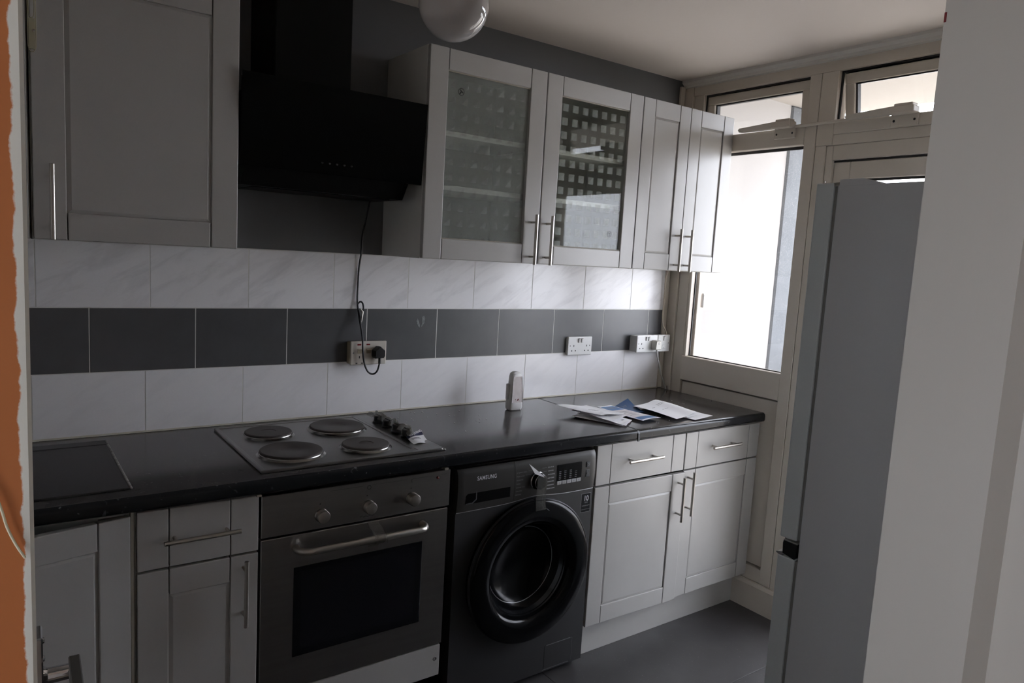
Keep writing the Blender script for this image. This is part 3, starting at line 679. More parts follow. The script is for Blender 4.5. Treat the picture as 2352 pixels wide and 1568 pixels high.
obj('script_lettering', sq, PRINT_DARK, ov, label='worn dark script lettering under the middle knob')
obj('gap_backing', B().box(-.798, -.778, YB+.06, YB+.08, .0, .868, 0), BLACK_METAL, ov)
tp = B().sheet(lambda u, v: (-1.082+.034*u+.004*v, YB-.0022-.055*math.sin(math.pi*min(1, max(0, (v-.15)/.7)))**1.3, .742-.105*v), 3, 16, .0004)
tp.tube([(-1.049, YB-.010, .724), (-1.046, YB-.046, .709), (-1.043, YB-.0575, .694), (-1.042, YB-.058, .676)], .0009, 5, smooth=4)
tp.tube([(-1.083, YB-.012, .716), (-1.070, YB-.050, .700), (-1.080, YB-.055, .690)], .0007, 5, smooth=4)
obj('clear_tape', tp, TAPE, org=(-1.065, YB, .64), label='clear sticky tape wrapped around the oven door handle', cat='tape')
fp = obj('filler_panel', B().box(-1.394, -.806, YB+.004, YB+.020, .155, .2625, .002), WHITE_CAB, org=(-1.1, YB, .155), label='white filler board screwed on below the oven', cat='filler board')
obj('screw', B().lathe((-.824, YB+.004, .216), (0, -1, 0), [(0, 0), (.007, 0), (.006, .0015), (.0035, .0008), (0, .0003)], 18), SCREW, fp)
obj('oven_bracket', B().box(-.838, -.824, -.628, -.600, .8615, .8690, .001), CAB_EDGE, ov)
obj('oven_bracket', B().box(-1.415, -1.402, -.628, -.600, .8635, .8695, .001), CAB_EDGE, kdr, label='small beige spacer under the worktop')

# ------------------------------------------------------------------ washing machine
wm = empty('washing_machine', (-.475, -.3, 0), 'graphite front-loading washing machine with black round door', 'washing machine')
MX0, MX1, MZ1, DC, DZ = -.773, -.177, .848, -.462, .447
YM = -.598
obj('cabinet', B().box(MX0, MX1, YM+.095, -.03, .028, MZ1-.004, .004).box(MX0+.01, MX1-.01, YM+.02, -.05, MZ1-.01, MZ1, .002).box(MX0, MX0+.006, YM+.030, YM+.097, .028, MZ1-.004, 0).box(MX1-.006, MX1, YM+.030, YM+.097, .028, MZ1-.004, 0).box(MX0, MX1, YM+.030, YM+.097, .028, .034, 0).box(MX0, MX1, YM+.029, YM+.035, .700, MZ1-.012, 0), WASHER, wm)
def seam(x): return .7010 + .011*math.exp(-((x-DC-.01)/.085)**2)
fr = B(); n = 72; outer = []; inner = []
for i in range(n):
    a = 2*math.pi*i/n; ca_, sa = math.cos(a), math.sin(a)
    inner.append((DC + .205*ca_, YM, DZ + .205*sa))
    s_ = min((((MX1-DC) if ca_ > 0 else (DC-MX0))/abs(ca_)) if abs(ca_) > 1e-6 else 9, ((.698-DZ if sa > 0 else DZ-.028)/abs(sa)) if abs(sa) > 1e-6 else 9)
    x, z = DC + s_*ca_, DZ + s_*sa
    outer.append((x, YM, z))
for cx_, cz_ in ((MX0, .028), (MX1, .028), (MX0, .698), (MX1, .698)):   # keep the four corners square
    j = min(range(n), key=lambda i: (outer[i][0]-cx_)**2 + (outer[i][2]-cz_)**2); outer[j] = (cx_, YM, cz_)
fr.poly(inner+outer, [(i, (i+1) % n, n+(i+1) % n, n+i) for i in range(n)])
fr.poly([(p[0], p[1], p[2]) for p in outer] + [(p[0], YM+.032, p[2]) for p in outer], [(i, (i+1) % n, n+(i+1) % n, n+i) for i in range(n)])
m_ = 40; strip = [(MX0+.001 + (MX1-MX0-.002)*i/m_, YM, .698) for i in range(m_+1)] + [(MX0+.001 + (MX1-MX0-.002)*i/m_, YM, seam(MX0+.001 + (MX1-MX0-.002)*i/m_)) for i in range(m_+1)]
strip += [(p[0], YM+.03, p[2]) for p in strip[m_+1:]]
fr.poly(strip, [(i, i+1, m_+2+i, m_+1+i) for i in range(m_)] + [(m_+1+i, m_+2+i, 2*m_+3+i, 2*m_+2+i) for i in range(m_)])
obj('front_panel', fr, WASHER, wm)
obj('seam_edge', B().tube([(MX0+.002 + (MX1-MX0-.004)*i/m_, YM-.0006, seam(MX0+.002 + (MX1-MX0-.004)*i/m_)) for i in range(m_+1)], .0019, 8), mat('pale_seam', (.55, .55, .56), .3, .6), wm)
def panel_y(z): t_ = (z-.70)/.148; return YM - .004 - .006*math.sin(math.pi*min(1, t_*1.0)) + (.008*max(0, (t_-.85)/.15)**2)
def cpanel(x0, x1, k=0):
    b = B(); nz = 14; nx = max(6, int((x1-x0)/.012)); P = []
    for j in range(nz+1):
        for i in range(nx+1):
            x = x0 + (x1-x0)*i/nx; zb = seam(x)+.002; z = zb + (.846-zb)*j/nz
            e = 0.0
            if x > MX1-.01: e = .003*((x-MX1+.01)/.01)**2
            if x < MX0+.01: e = .003*((MX0+.01-x)/.01)**2
            P.append((x, panel_y(z)+e, z))
    F = [(j*(nx+1)+i, j*(nx+1)+i+1, (j+1)*(nx+1)+i+1, (j+1)*(nx+1)+i) for j in range(nz) for i in range(nx)]
    base = len(P); ring = [i for i in range(nx+1)] + [(j)*(nx+1)+nx for j in range(1, nz+1)] + [nz*(nx+1)+i for i in range(nx-1, -1, -1)] + [j*(nx+1) for j in range(nz-1, 0, -1)]
    P2 = [(P[i][0], YM+.03, P[i][2]) for i in ring]; m2 = len(ring)
    F += [(ring[i], ring[(i+1) % m2], base+(i+1) % m2, base+i) for i in range(m2)]
    return b.poly(P+P2, F)
dr = obj('detergent_drawer', cpanel(MX0+.001, -.5475), WASHER_PANEL, wm)
obj('drawer_grip', B().prism([(-.742, .7285), (-.565, .7285), (-.565, .768), (-.730, .768), (-.742, .757)], 'y', panel_y(.75)-.0006, panel_y(.75)+.01), GLOSS_BLACK, dr)
obj('grip_edge', B().prism([(-.742, .7285), (-.715, .7285), (-.700, .740), (-.700, .768), (-.703, .768), (-.703, .742), (-.717, .7315), (-.742, .7315)], 'y', panel_y(.75)-.0016, panel_y(.75)), mat('grip_highlight', (.30, .30, .31), .25, .7), dr)
cpn = obj('control_panel', cpanel(-.5465, MX1-.001), WASHER_PANEL, wm)
text('SAMSUNG', .0195, (-.662, panel_y(.81)-.0008, .8095), PRINT_PALE, dr, name='brand_lettering', sx=.80, spacing=1.12, bold=.0003)
KX, KZ = -.450, .770
obj('dial_ring', B().lathe((KX, panel_y(KZ), KZ), (0, -1, 0), [(.0300, 0), (.0315, .003), (.0290, .005), (.0270, .002)], 40), WASHER_CHROME, cpn)
kd = obj('dial', B().lathe((KX, panel_y(KZ), KZ), (0, -1, 0), [(.0275, 0), (.0268, .018), (.0245, .0225), (.0, .0235)], 40), GLOSS_BLACK, cpn)
obj('dial_edge', B().lathe((KX, panel_y(KZ), KZ), (0, -1, 0), [(.0262, .0195), (.0265, .0215), (.0250, .0229), (.0246, .0221)], 40), WASHER_CHROME, kd)
yt = lambda z: panel_y(z)-.0008
for i, (s, z) in enumerate((("15' QUICK WASH", .807), ('MIXED LOAD', .794), ('DELICATES', .781), ('WOOL', .768), ('INTENSE COLD', .755), ('COLOURS', .742), ('BEDDING', .729))):
    text(s, .0056, (-.541, yt(z), z), PRINT_DIM, cpn, align='LEFT', name='programme_lettering')
for i, (s, z) in enumerate((('ECO 40-60', .810), ('COTTON', .797), ('SYNTHETICS', .784), ('BABY CARE', .771), ('RINSE+SPIN', .758), ('DRAIN/SPIN', .745), ('DRUM CLEAN', .732))):
    text(s, .0056, (-.405, yt(z), z), PRINT_PALE, cpn, align='LEFT', name='programme_lettering')
gl = B()
for z, a, b in ((.808, -.492, -.467), (.795, -.503, -.480)): gl.box(a, b, yt(z), yt(z)+.0006, z, z+.0006, 0)
for z, a, b in ((.810, -.430, -.409), (.797, -.425, -.409)): gl.box(a, b, yt(z), yt(z)+.0006, z, z+.0006, 0)
obj('guide_lines', gl, PRINT_DIM, cpn)
DX0, DX1 = -.3620, -.2480
zb_, zt_ = .7545, .8125
obj('display', B().prism([(DX0, zb_), (DX1, zb_), (DX1, zt_-.002), (DX1-.002, zt_), (DX0+.002, zt_), (DX0, zt_-.002)], 'y', panel_y(.785)-.0012, panel_y(.785)+.006), GLOSS_BLACK, cpn)
yd = panel_y(.785)-.0016
leds = B()
for cx_, rows in ((-.354, 5), (-.330, 5), (-.305, 5), (-.280, 4)):
    for j in range(rows):
        z = .7595 + j*.0066; leds.box(cx_, cx_+.0016, yd, yd+.001, z, z+.003, 0); leds.box(cx_+.003, cx_+.0085, yd, yd+.001, z+.0004, z+.0026, 0)
obj('option_marks', leds, PRINT_DIM, cpn)
for i in range(5):
    a = DX0 + i*(DX1-DX0)/5
    k_ = obj('option_key', B().box(a+.0006, a+(DX1-DX0)/5-.0006, panel_y(.746)-.0022, panel_y(.746)+.004, .7395, .7530, .0015), LIGHT_KEY, cpn)
    obj('key_symbol', B().cyl((a+.011, panel_y(.746)-.0028, .7463), (a+.011, panel_y(.746)-.002, .7463), .0022, 8), PRINT_DIM, k_)
for z0_, z1_ in ((.787, .808), (.750, .779)):
    bt = obj('power_button' if z0_ > .78 else 'start_button', B().box(-.2265, -.2085, panel_y(z0_)-.0022, panel_y(z0_)+.004, z0_, z1_, .002, 2), mat('button_slate%d' % int(z0_*1000), (.055, .06, .066), .3), cpn)
    zc_ = (z0_+z1_)/2
    obj('button_symbol', B().lathe((-.2175, panel_y(z0_)-.0024, zc_), (0, -1, 0), [(.0030, 0), (.0036, .0003), (.0042, 0)], 16) if z0_ > .78 else
        B().prism([(-.2205, zc_-.003), (-.2165, zc_), (-.2205, zc_+.003)], 'y', panel_y(z0_)-.0027, panel_y(z0_)-.002).box(-.216, -.215, panel_y(z0_)-.0027, panel_y(z0_)-.002, zc_-.003, zc_+.003, 0).box(-.2135, -.2125, panel_y(z0_)-.0027, panel_y(z0_)-.002, zc_-.003, zc_+.003, 0), PRINT_DIM, bt)
wd = empty('door', (DC, YM, DZ), parent=wm)
R0 = .260
obj('door_ring', B().lathe((DC, YM, DZ), (0, -1, 0), [(R0-.012, -.002), (R0, .004), (R0+.001, .018), (R0-.002, .028), (R0-.008, .034), (R0-.018, .0375), (R0-.036, .0385), (R0-.056, .0378), (R0-.070, .0355), (R0-.080, .030), (R0-.087, .021), (R0-.090, .010)], 96), GLOSS_BLACK, wd, sharp=75)
obj('door_trim', B().lathe((DC, YM, DZ), (0, -1, 0), [(R0-.0035, .0265), (R0-.0005, .0250), (R0+.0020, .0175), (R0+.0010, .0160)], 96), mat('dark_gloss_trim', (.05, .05, .055), .20, .5), wd)
obj('door_glass', B().lathe((DC, YM, DZ), (0, -1, 0), [(R0-.088, .016), (R0-.092, .004), (R0-.104, -.018), (R0-.120, -.040), (R0-.142, -.056), (.05, -.066), (0, -.068)], 80), BOWL_BLACK, wd, sharp=60)
obj('glass_rim', B().lathe((DC, YM, DZ), (0, -1, 0), [(R0-.121, -.0385), (R0-.1195, -.0370), (R0-.1180, -.0385)], 80), mat('rim_line', (.20, .20, .21), .3, .8), wd)
obj('inner_bowl', B().lathe((DC, YM, DZ), (0, -1, 0), [(R0-.0885, .0130), (R0-.0935, .0010), (R0-.1025, -.0140), (R0-.1030, -.0150)], 80), mat('bowl_reflective', (.085, .092, .10), .16, .85), wd)
obj('filter_flap', B().box(-.362, -.226, YM-.0010, YM+.008, .035, .128, .003, 2), WASHER, wm)
obj('flap_edge', B().box(-.352, -.238, YM-.0016, YM, .1268, .1286, 0).box(-.366, -.240, YM-.0016, YM, .0335, .0352, 0), mat('flap_edge_light', (.16, .16, .165), .35, .5), wm)
for x in (MX0+.05, MX1-.05):
    obj('foot', B().lathe((x, YM+.07, 0), (0, 0, 1), [(0, 0), (.018, 0), (.018, .008), (.010, .012), (.010, .03), (0, .03)], 16), BLACK_PLASTIC, wm)
stk = obj('sticker', B().box(-.2300, -.1855, YM-.0006, YM+.001, .6130, .6830, .0004), mat('black_sticker', (.005, .006, .008), .5, spec=.12), wm, label='black warranty sticker')
obj('sticker_border', B().box(-.2310, -.2300, YM-.0006, YM, .6125, .6835, 0).box(-.1855, -.1845, YM-.0006, YM, .6125, .6835, 0).box(-.231, -.1845, YM-.0006, YM, .683, .684, 0).box(-.231, -.1845, YM-.0006, YM, .612, .613, 0), PRINT_DIM, stk)
text('10', .0290, (-.207, YM-.0010, .6640), PRINT_PALE, stk, sx=.82, bold=.0002)
text('YEAR', .0070, (-.207, YM-.0010, .6490), PRINT_DIM, stk)
text('WARRANTY', .0064, (-.2075, YM-.0010, .6370), PRINT_DIM, stk, spacing=1.1)
text('DIGITAL INVERTER MOTOR', .0032, (-.2075, YM-.0010, .6230), PRINT_DIM, stk)
# tape and paper on the dial
tp = B().sheet(lambda u, v: (-.469+.042*u-.004*v, panel_y(max(.70, .786-.118*v))-.024-.004*math.sin(v*3)-.026*max(0, v-.55), .790-.118*v), 5, 10, .0004)
for q in ((-.456, 1), (-.444, .8)):
    tp.tube([(q[0]+.008, YM-.036, .768), (q[0]+.011, YM-.034, .735), (q[0]+.009, YM-.040, .70), (q[0]+.011, YM-.047, .676)], .0008, 5, smooth=4)
tp.tube([(-.442, YM-.0478, .676), (-.430, YM-.0478, .677), (-.421, YM-.049, .668)], .0008, 5)
obj('clear_tape', tp, TAPE, org=(-.443, YM-.03, .67), label='clear sticky tape strip hanging from the washing machine dial', cat='tape')
pt = B().sheet(lambda u, v: (-.4975+.0545*u+.018*v*(1-u), panel_y(.82)-.012-.018*u-.012*v*(1-u), .837-.046*u-.034*v*(1-u*.9)), 6, 5, .0006)
obj('paper_tag', pt, PAPER, org=(-.47, YM-.03, .80), label='white folded paper tag stuck up behind the washing machine dial', cat='paper tag')

# ------------------------------------------------------------------ sockets, plugs and flexes
def faceplate(root, x0, x1, z0, z1, y0, yp, m, mbox, box_inset=.003):
    obj('back_box', B().box(x0+box_inset-.004, x1-box_inset, yp+.004, y0, z0+box_inset, z1-box_inset, .003, 2), mbox, root)
    return obj('plate', B().box(x0, x1, yp, yp+.010, z0, z1, .004, 3), m, root)
def pins(root, cx, zc, yp, m=SLOT):
    b = B().box(cx-.002, cx+.002, yp-.0004, yp+.002, zc+.006, zc+.0145, 0)
    for s in (-1, 1): b.box(cx+s*.011-.0035, cx+s*.011+.0035, yp-.0004, yp+.002, zc-.0145, zc-.0100, 0)
    obj('pin_holes', b, m, root)
def rocker(root, cx, zc, yp, m=SOCKET, h=.020, w=.0095, tilt=.12, red=True):
    b = B().box(cx-w/2, cx+w/2, -.004, .004, zc-h/2, zc+h/2, .0012)
    for v in b.bm.verts: v.co.y += (yp-.0012) - tilt*(v.co.z-zc)
    o = obj('switch', b, m, root)
    if red: obj('red_mark', B().box(cx-w/2+.001, cx+w/2-.001, yp-.0068, yp-.002, zc+h/2-.0008, zc+h/2+.0004, 0), RED_LAMP, o)
    return o
s1 = empty('double_socket', (-.835, 0, 1.10), 'aged double socket with red neons, feeding the hood', 'socket')
faceplate(s1, -.907, -.763, 1.103, 1.192, -.001, -.036, SOCKET_OLD, CREAM_BOX)
for x in (-.874, -.838): obj('neon', B().box(x-.0075, x+.0075, -.0366, -.034, 1.1765, 1.1825, .0005), RED_LAMP, s1)
for x in (-.872, -.836):
    obj('switch', B().prism([(-.0375, 1.158), (-.0435, 1.160), (-.0425, 1.162), (-.0365, 1.163)], 'x', x-.0095, x+.0095).prism([(-.0365, 1.146), (-.0395, 1.157), (-.0365, 1.1585)], 'x', x-.0085, x+.0085), CREAM_BOX, s1)
obj('screw', B().lathe((-.896, -.036, 1.1485), (0, -1, 0), [(0, 0), (.0035, 0), (.0028, .0008), (0, .0003)], 12), SCREW, s1)
pins(s1, -.872, 1.122, -.036)
def plug(root, cx, zc, yp, m, w=.024, square=False):
    out = [(-w*.9, -.022), (w*.9, -.022), (w, -.016), (w*.86, .020), (w*.72, .024), (-w*.72, .024), (-w*.86, .020), (-w, -.016)] if square else [(-w*.75, -.020), (w*.75, -.020), (w, -.012), (w, .010), (w*.2, .024), (-w*.2, .024), (-w, .010), (-w, -.012)]
    b = B(); n = len(out); ins = .84
    P = [(cx+x, yp, zc+z) for x, z in out] + [(cx+x, yp-.022, zc+z) for x, z in out] + [(cx+x*ins, yp-.031, zc+z*ins) for x, z in out]
    F = [tuple(range(n))] + [(k*n+i, k*n+(i+1) % n, (k+1)*n+(i+1) % n, (k+1)*n+i) for k in (0, 1) for i in range(n)] + [tuple(range(3*n-1, 2*n-1, -1))]
    b.poly(P, F)
    return obj('plug', b, m, root)
pc = empty('hood_flex', (-.86, -.03, 1.08), 'black power flex dropping from the hood to its plug', 'power lead')
pl_ = plug(pc, -.8020, 1.149, -.0375, BLACK_PLASTIC, w=.022)
obj('strain_relief', B().cyl((-.7985, -.054, 1.131), (-.7985, -.054, 1.108), .0052, 12), BLACK_PLASTIC, pc)
obj('lead', B().tube([(-.868, -.075, 1.706), (-.872, -.055, 1.64), (-.874, -.032, 1.58), (-.868, -.014, 1.52), (-.872, -.0065, 1.46), (-.874, -.0065, 1.40), (-.8755, -.010, 1.335), (-.872, -.028, 1.27), (-.868, -.046, 1.215), (-.8665, -.052, 1.165), (-.860, -.053, 1.115), (-.846, -.054, 1.082), (-.826, -.055, 1.070), (-.808, -.055, 1.080), (-.7985, -.054, 1.110)], .0033, 10, smooth=6), RUBBER, pc)
lt = B()
lt.tube([(-.8755, -.010, 1.325), (-.865, -.012, 1.337), (-.855, -.014, 1.328), (-.8535, -.016, 1.300), (-.861, -.020, 1.268), (-.8665, -.026, 1.258), (-.8695, -.028, 1.275), (-.8745, -.018, 1.305), (-.8755, -.011, 1.325)], .0032, 8, smooth=6)
obj('looped_slack', lt, RUBBER, pc)
obj('wire_tie', B().tube([(-.870, -.022, 1.314), (-.859, -.024, 1.300), (-.8625, -.027, 1.282), (-.866, -.028, 1.262)], [.0030, .0036, .0030, .0022], 8), mat('pale_wire_tie', (.52, .50, .45), .35, .3), pc)
s2 = empty('double_socket', (.205, 0, 1.10), 'clean white double socket standing alone on the tiles', 'socket')
faceplate(s2, .152, .298, 1.100, 1.186, -.001, -.018, SOCKET, SOCKET)
for x in (.217, .235): rocker(s2, x, 1.168, -.018)
for x in (.187, .265): pins(s2, x, 1.133, -.018)
for x in (.166, .284): obj('screw', B().lathe((x, -.018, 1.144), (0, -1, 0), [(0, 0), (.0032, 0), (.0026, .0007), (0, .0003)], 12), SCREW, s2)
s3 = empty('double_socket', (.633, 0, 1.10), 'white double socket with the white plug in it', 'socket')
faceplate(s3, .561, .706, 1.104, 1.189, -.001, -.050, SOCKET, SOCKET)
for x in (.626, .644): rocker(s3, x, 1.171, -.050)
pins(s3, .594, 1.136, -.050)
obj('screw', B().lathe((.574, -.050, 1.147), (0, -1, 0), [(0, 0), (.0032, 0), (.0026, .0007), (0, .0003)], 12), SCREW, s3)
s4 = empty('fused_switch', (.752, 0, 1.10), 'white single fused switch at the window corner', 'switch')
faceplate(s4, .709, .795, 1.104, 1.189, -.012, -.050, SOCKET, SOCKET)
rocker(s4, .752, 1.171, -.050, h=.024, w=.013)
for x in (.719, .784): obj('screw', B().lathe((x, -.050, 1.147), (0, -1, 0), [(0, 0), (.0032, 0), (.0026, .0007), (0, .0003)], 12), SCREW, s4)
obj('fuse_holder', B().box(.738, .766, -.0515, -.048, 1.117, 1.138, .002), SOCKET, s4)
obj('fuse_screw', B().cyl((.750, -.0512, 1.124), (.750, -.052, 1.124), .002, 8), SCREW, s4)
wp = empty('white_lead', (.70, -.06, .91), 'white plug and pale lead running down to the worktop corner', 'power lead')
plug(wp, .683, 1.140, -.051, mat('warm_white_plug', (.62, .60, .55), .35), w=.022, square=True)
obj('plug_logo', B().lathe((.683, -.0822, 1.150), (0, -1, 0), [(.0035, 0), (.0045, .0003), (.0055, 0)], 16), PRINT_DIM, wp)
obj('lead', B().tube([(.683, -.066, 1.122), (.690, -.067, 1.095), (.708, -.066, 1.050), (.735, -.062, .995), (.762, -.058, .950), (.783, -.056, .914)], .0036, 10, smooth=6), GREY_FLEX, wp)
obj('tape_scrap', B().sheet(lambda u, v: (.783+.010*u+.004*v, -.062+.004*u, .928-.020*v+.004*u), 3, 3, .0005), mat('brown_tape', (.10, .08, .06), .5), wp)
obj('cream_lead', B().tube([(.768, -.028, 1.511), (.764, -.020, 1.48), (.762, -.016, 1.44), (.767, -.016, 1.36), (.762, -.016, 1.28), (.766, -.022, 1.235), (.778, -.032, 1.205), (.783, -.034, 1.188)], .0034, 10, smooth=6), CREAM_FLEX,
    org=(.765, -.02, 1.19), label='cream lead from the wall cupboard down to the fused switch', cat='power lead')

# ------------------------------------------------------------------ on the worktop
af = empty('air_freshener', (-.240, -.160, .910), 'white plastic air freshener standing against the tiles', 'air freshener')
afx = B(); cxa, cya = -.240, -.160
secs = [(.0, .026, .017), (.004, .0315, .021), (.014, .034, .023), (.030, .0335, .023), (.060, .031, .021), (.110, .0265, .018), (.140, .0245, .017), (.152, .0215, .015), (.158, .014, .010), (.160, .004, .004)]
rings = []
for z, a, b in secs:
    rr = []
    for i in range(28):
        t = 2*math.pi*i/28; c, s = math.cos(t), math.sin(t); e = 2/4.0
        rr.append(afx.bm.verts.new((cxa + a*math.copysign(abs(c)**e, c), cya + b*math.copysign(abs(s)**e, s), .910+z)))
    rings.append(rr)
for A, C_ in zip(rings, rings[1:]):
    for i in range(28): afx.bm.faces.new((A[i], A[(i+1) % 28], C_[(i+1) % 28], C_[i]))
afx.bm.faces.new(rings[0][::-1]); afx.bm.faces.new(rings[-1])
obj('shell', afx, FRESH_WHITE, af)
def face(z0, z1, w0, w1, off, y0=.0225, y1=.0172):
    return [(cxa-w0, cya-y0-off, .91+z0), (cxa+w0, cya-y0-off, .91+z0), (cxa+w1, cya-y1-off, .91+z1), (cxa-w1, cya-y1-off, .91+z1)]
P = face(.034, .140, .0275, .0205, .0006) + face(.034, .140, .0275, .0205, -.004)
obj('front_card', B().poly(P, [(0, 1, 2, 3), (4, 5, 6, 7), (0, 1, 5, 4), (1, 2, 6, 5), (2, 3, 7, 6), (3, 0, 4, 7)]), FRESH_PINK, af, label='pinkish front card')
obj('side_rails', B().tube([(cxa-.028, cya-.0232, .944), (cxa-.021, cya-.0180, 1.050)], .0012, 6).tube([(cxa+.028, cya-.0232, .944), (cxa+.021, cya-.0180, 1.050)], .0012, 6), FRESH_WHITE, af)
for dx, dz, rx, rz in ((.003, .0455, .0055, .0028), (-.009, .047, .0022, .0012), (-.0075, .0415, .0014, .0010), (.0085, .0412, .0014, .0010)):
    bb = B(); pts = [(cxa+dx + rx*math.cos(t)*.75 - rz*math.sin(t)*.6, cya-.0232, .91+dz + rx*math.cos(t)*.65 + rz*math.sin(t)*.75) for t in (2*math.pi*i/12 for i in range(12))]
    bb.poly(pts + [(p[0], p[1]+.001, p[2]) for p in pts], [tuple(range(12)), tuple(range(23, 11, -1))] + [(i, (i+1) % 12, 12+(i+1) % 12, 12+i) for i in range(12)])
    obj('red_motif', bb, RED_PRINT, af)
obj('refill_tab', B().box(cxa-.0385, cxa-.028, cya-.006, cya+.010, .955, 1.020, .003, 2), FRESH_WHITE, af)

cr = B(); rnd = random.Random(3)
for (x, y, r, n_) in ((.25, -.575, .05, 14), (.60, -.30, .10, 16), (-.62, -.12, .12, 22), (-.50, -.30, .10, 12), (.30, -.45, .15, 10)):
    for i in range(n_):
        px, py, q = x+rnd.gauss(0, r), y+rnd.gauss(0, r*.6), rnd.uniform(.0008, .0022)
        if py > -.01 or py < -.6 or px > .79: continue
        cr.box(px-q, px+q, py-q*.7, py+q*.7, .9101, .9101+q, q*.3)
obj('crumbs', cr, mat('pale_crumbs', (.45, .44, .42), .8), org=(0, -.3, .910), label='pale crumbs and paint flecks scattered on the worktop', cat='crumbs', kind='stuff')
def paper(name, c, z, label, cat, lift=lambda u, v: 0, th=.0007, mats=PAPER, kf=None, group=None, n=10, lines=()):
    f = lambda u, v: (sum(w*p[0] for w, p in zip(((1-u)*(1-v), u*(1-v), u*v, (1-u)*v), c)), sum(w*p[1] for w, p in zip(((1-u)*(1-v), u*(1-v), u*v, (1-u)*v), c)), z + th + lift(u, v))
    cx_, cy_ = sum(p[0] for p in c)/4, sum(p[1] for p in c)/4
    o = obj(name, B().sheet(f, n, n, th, kf), mats, org=(cx_, cy_, z), label=label, cat=cat, group=group)
    for (u0, u1, v0, v1) in lines:
        g = lambda u, v: (lambda p: (p[0], p[1], p[2]+.0005))(f(u0+(u1-u0)*u, v0+(v1-v0)*v))
        obj('print_line', B().sheet(g, 6, 1, .0003), PRINT_DIM, o)
    return o
Z0 = .9102
# left pile (corner order: back-left, back-right, front-right, front-left)
paper('envelope', [(-.110, -.372), (-.02, -.330), (.075, -.520), (-.010, -.560)], Z0, 'lowest envelope of the left paper pile, its corner poking out left', 'envelope', lambda u, v: .008*(1-u)*(1-v), lines=[(.3, .5, .6, .63)])
paper('envelope', [(-.060, -.350), (.06, -.330), (.088, -.515), (-.012, -.582)], Z0+.006, 'envelope whose square corner juts out at the right of the left pile', 'envelope', lambda u, v: .004*(1-v) + .002*math.sin(u*4))
paper('envelope', [(-.050, -.345), (.05, -.325), (.070, -.530), (-.030, -.565)], Z0+.010, 'torn-open envelope with a blue-grey print in the left pile', 'envelope', lambda u, v: .006*(1-v)*(1-u), lines=[(.55, .75, .86, .90)])
paper('envelope', [(-.075, -.330), (.045, -.310), (.074, -.500), (-.040, -.530)], Z0+.018, 'creased envelope right under the top one of the left pile', 'envelope', lambda u, v: .003*math.sin(u*3+v*5))
paper('envelope', [(-.115, -.280), (.035, -.300), (.083, -.480), (-.037, -.470)], Z0+.025, 'white windowed letter lying on top of the left paper pile', 'envelope', lambda u, v: .010*(1-v)**2*(1-u) + .0025*math.sin(u*6), lines=[(.35, .62, .50, .515), (.38, .6, .56, .572), (.36, .55, .62, .632), (.4, .5, .75, .765)])
# leaflets
paper('leaflet', [(.200, -.290), (.302, -.272), (.262, -.420), (.185, -.400)], Z0, 'dark blue folded leaflet with one corner standing up', 'leaflet', lambda u, v: .028*u*(1-v)*(1-v) + .002, mats=PAPER_NAVY, lines=[(.25, .6, .25, .27), (.3, .55, .33, .35)])
paper('leaflet', [(.085, -.312), (.165, -.310), (.222, -.545), (.108, -.555)], Z0+.006, 'blue and white printed leaflet lying between the two paper piles', 'leaflet', lambda u, v: .008*(1-v)**2 + .006*math.sin(math.pi*u)*v*.6 + .003,
      mats=[PAPER_BLUE, PAPER_PINK, PAPER], kf=lambda u, v: 2 if (u < .05 or u > .95 or v < .03 or v > .97) else (0 if (v < .30 or v > .78) else 1), n=20, lines=[(.2, .8, .42, .435), (.2, .75, .50, .513), (.25, .8, .58, .593), (.2, .7, .66, .672), (.15, .8, .12, .14), (.15, .7, .19, .21)])
# right pile
paper('letter', [(.330, -.380), (.450, -.345), (.500, -.572), (.385, -.602)], Z0, 'letter sticking out furthest right beneath the right paper pile', 'letter', lambda u, v: .004*v*(1-u))
paper('letter', [(.310, -.365), (.445, -.330), (.470, -.606), (.350, -.614)], Z0+.004, 'folded letter second from the bottom of the right paper pile', 'letter', lambda u, v: .006*u*v)
paper('letter', [(.330, -.330), (.47, -.335), (.462, -.560), (.340, -.580)], Z0+.009, 'letter with a bent right edge under the top letter by the window', 'letter', lambda u, v: .006*u*(1-v))
paper('letter', [(.265, -.345), (.462, -.302), (.432, -.552), (.262, -.592)], Z0+.013, 'large white unfolded letter on top of the right paper pile', 'letter', lambda u, v: .008*math.exp(-((u-.85)/.2)**2) + .003*math.sin(v*4), lines=[(.55, .85, .22, .23), (.55, .8, .27, .278), (.2, .32, .33, .34), (.35, .42, .5, .508), (.45, .6, .5, .508)])

# ------------------------------------------------------------------ pendant globe
pg = empty('pendant_light', (-1.135, -1.06, ZC), 'white opal globe pendant light hanging from the ceiling', 'ceiling light')
gc = V((-1.133, -1.06, 2.080)); gr = .0775
prof = [(.034, gr*.91)] + [(gr*math.sin(t), gr*math.cos(t)) for t in (math.radians(26 + 154*i/30) for i in range(31))]
prof[-1] = (0, -gr)
obj('globe', B().lathe(gc, (0, 0, 1), prof, 48), OPAL, pg)
obj('lamp_holder', B().lathe(gc + V((0, 0, gr*.86)), (0, 0, 1), [(0, 0), (.036, 0), (.036, .016), (.022, .026), (.019, .060), (.006, .070), (0, .070)], 28), SOCKET, pg)
obj('flex', B().tube([gc + V((0, 0, gr*.86+.065)), (gc.x, gc.y, ZC-.02)], .0035, 8), SOCKET, pg)
obj('ceiling_rose', B().lathe((gc.x, gc.y, ZC-.028), (0, 0, 1), [(0, 0), (.012, 0), (.034, .012), (.040, .028), (0, .028)], 28), SOCKET, pg)

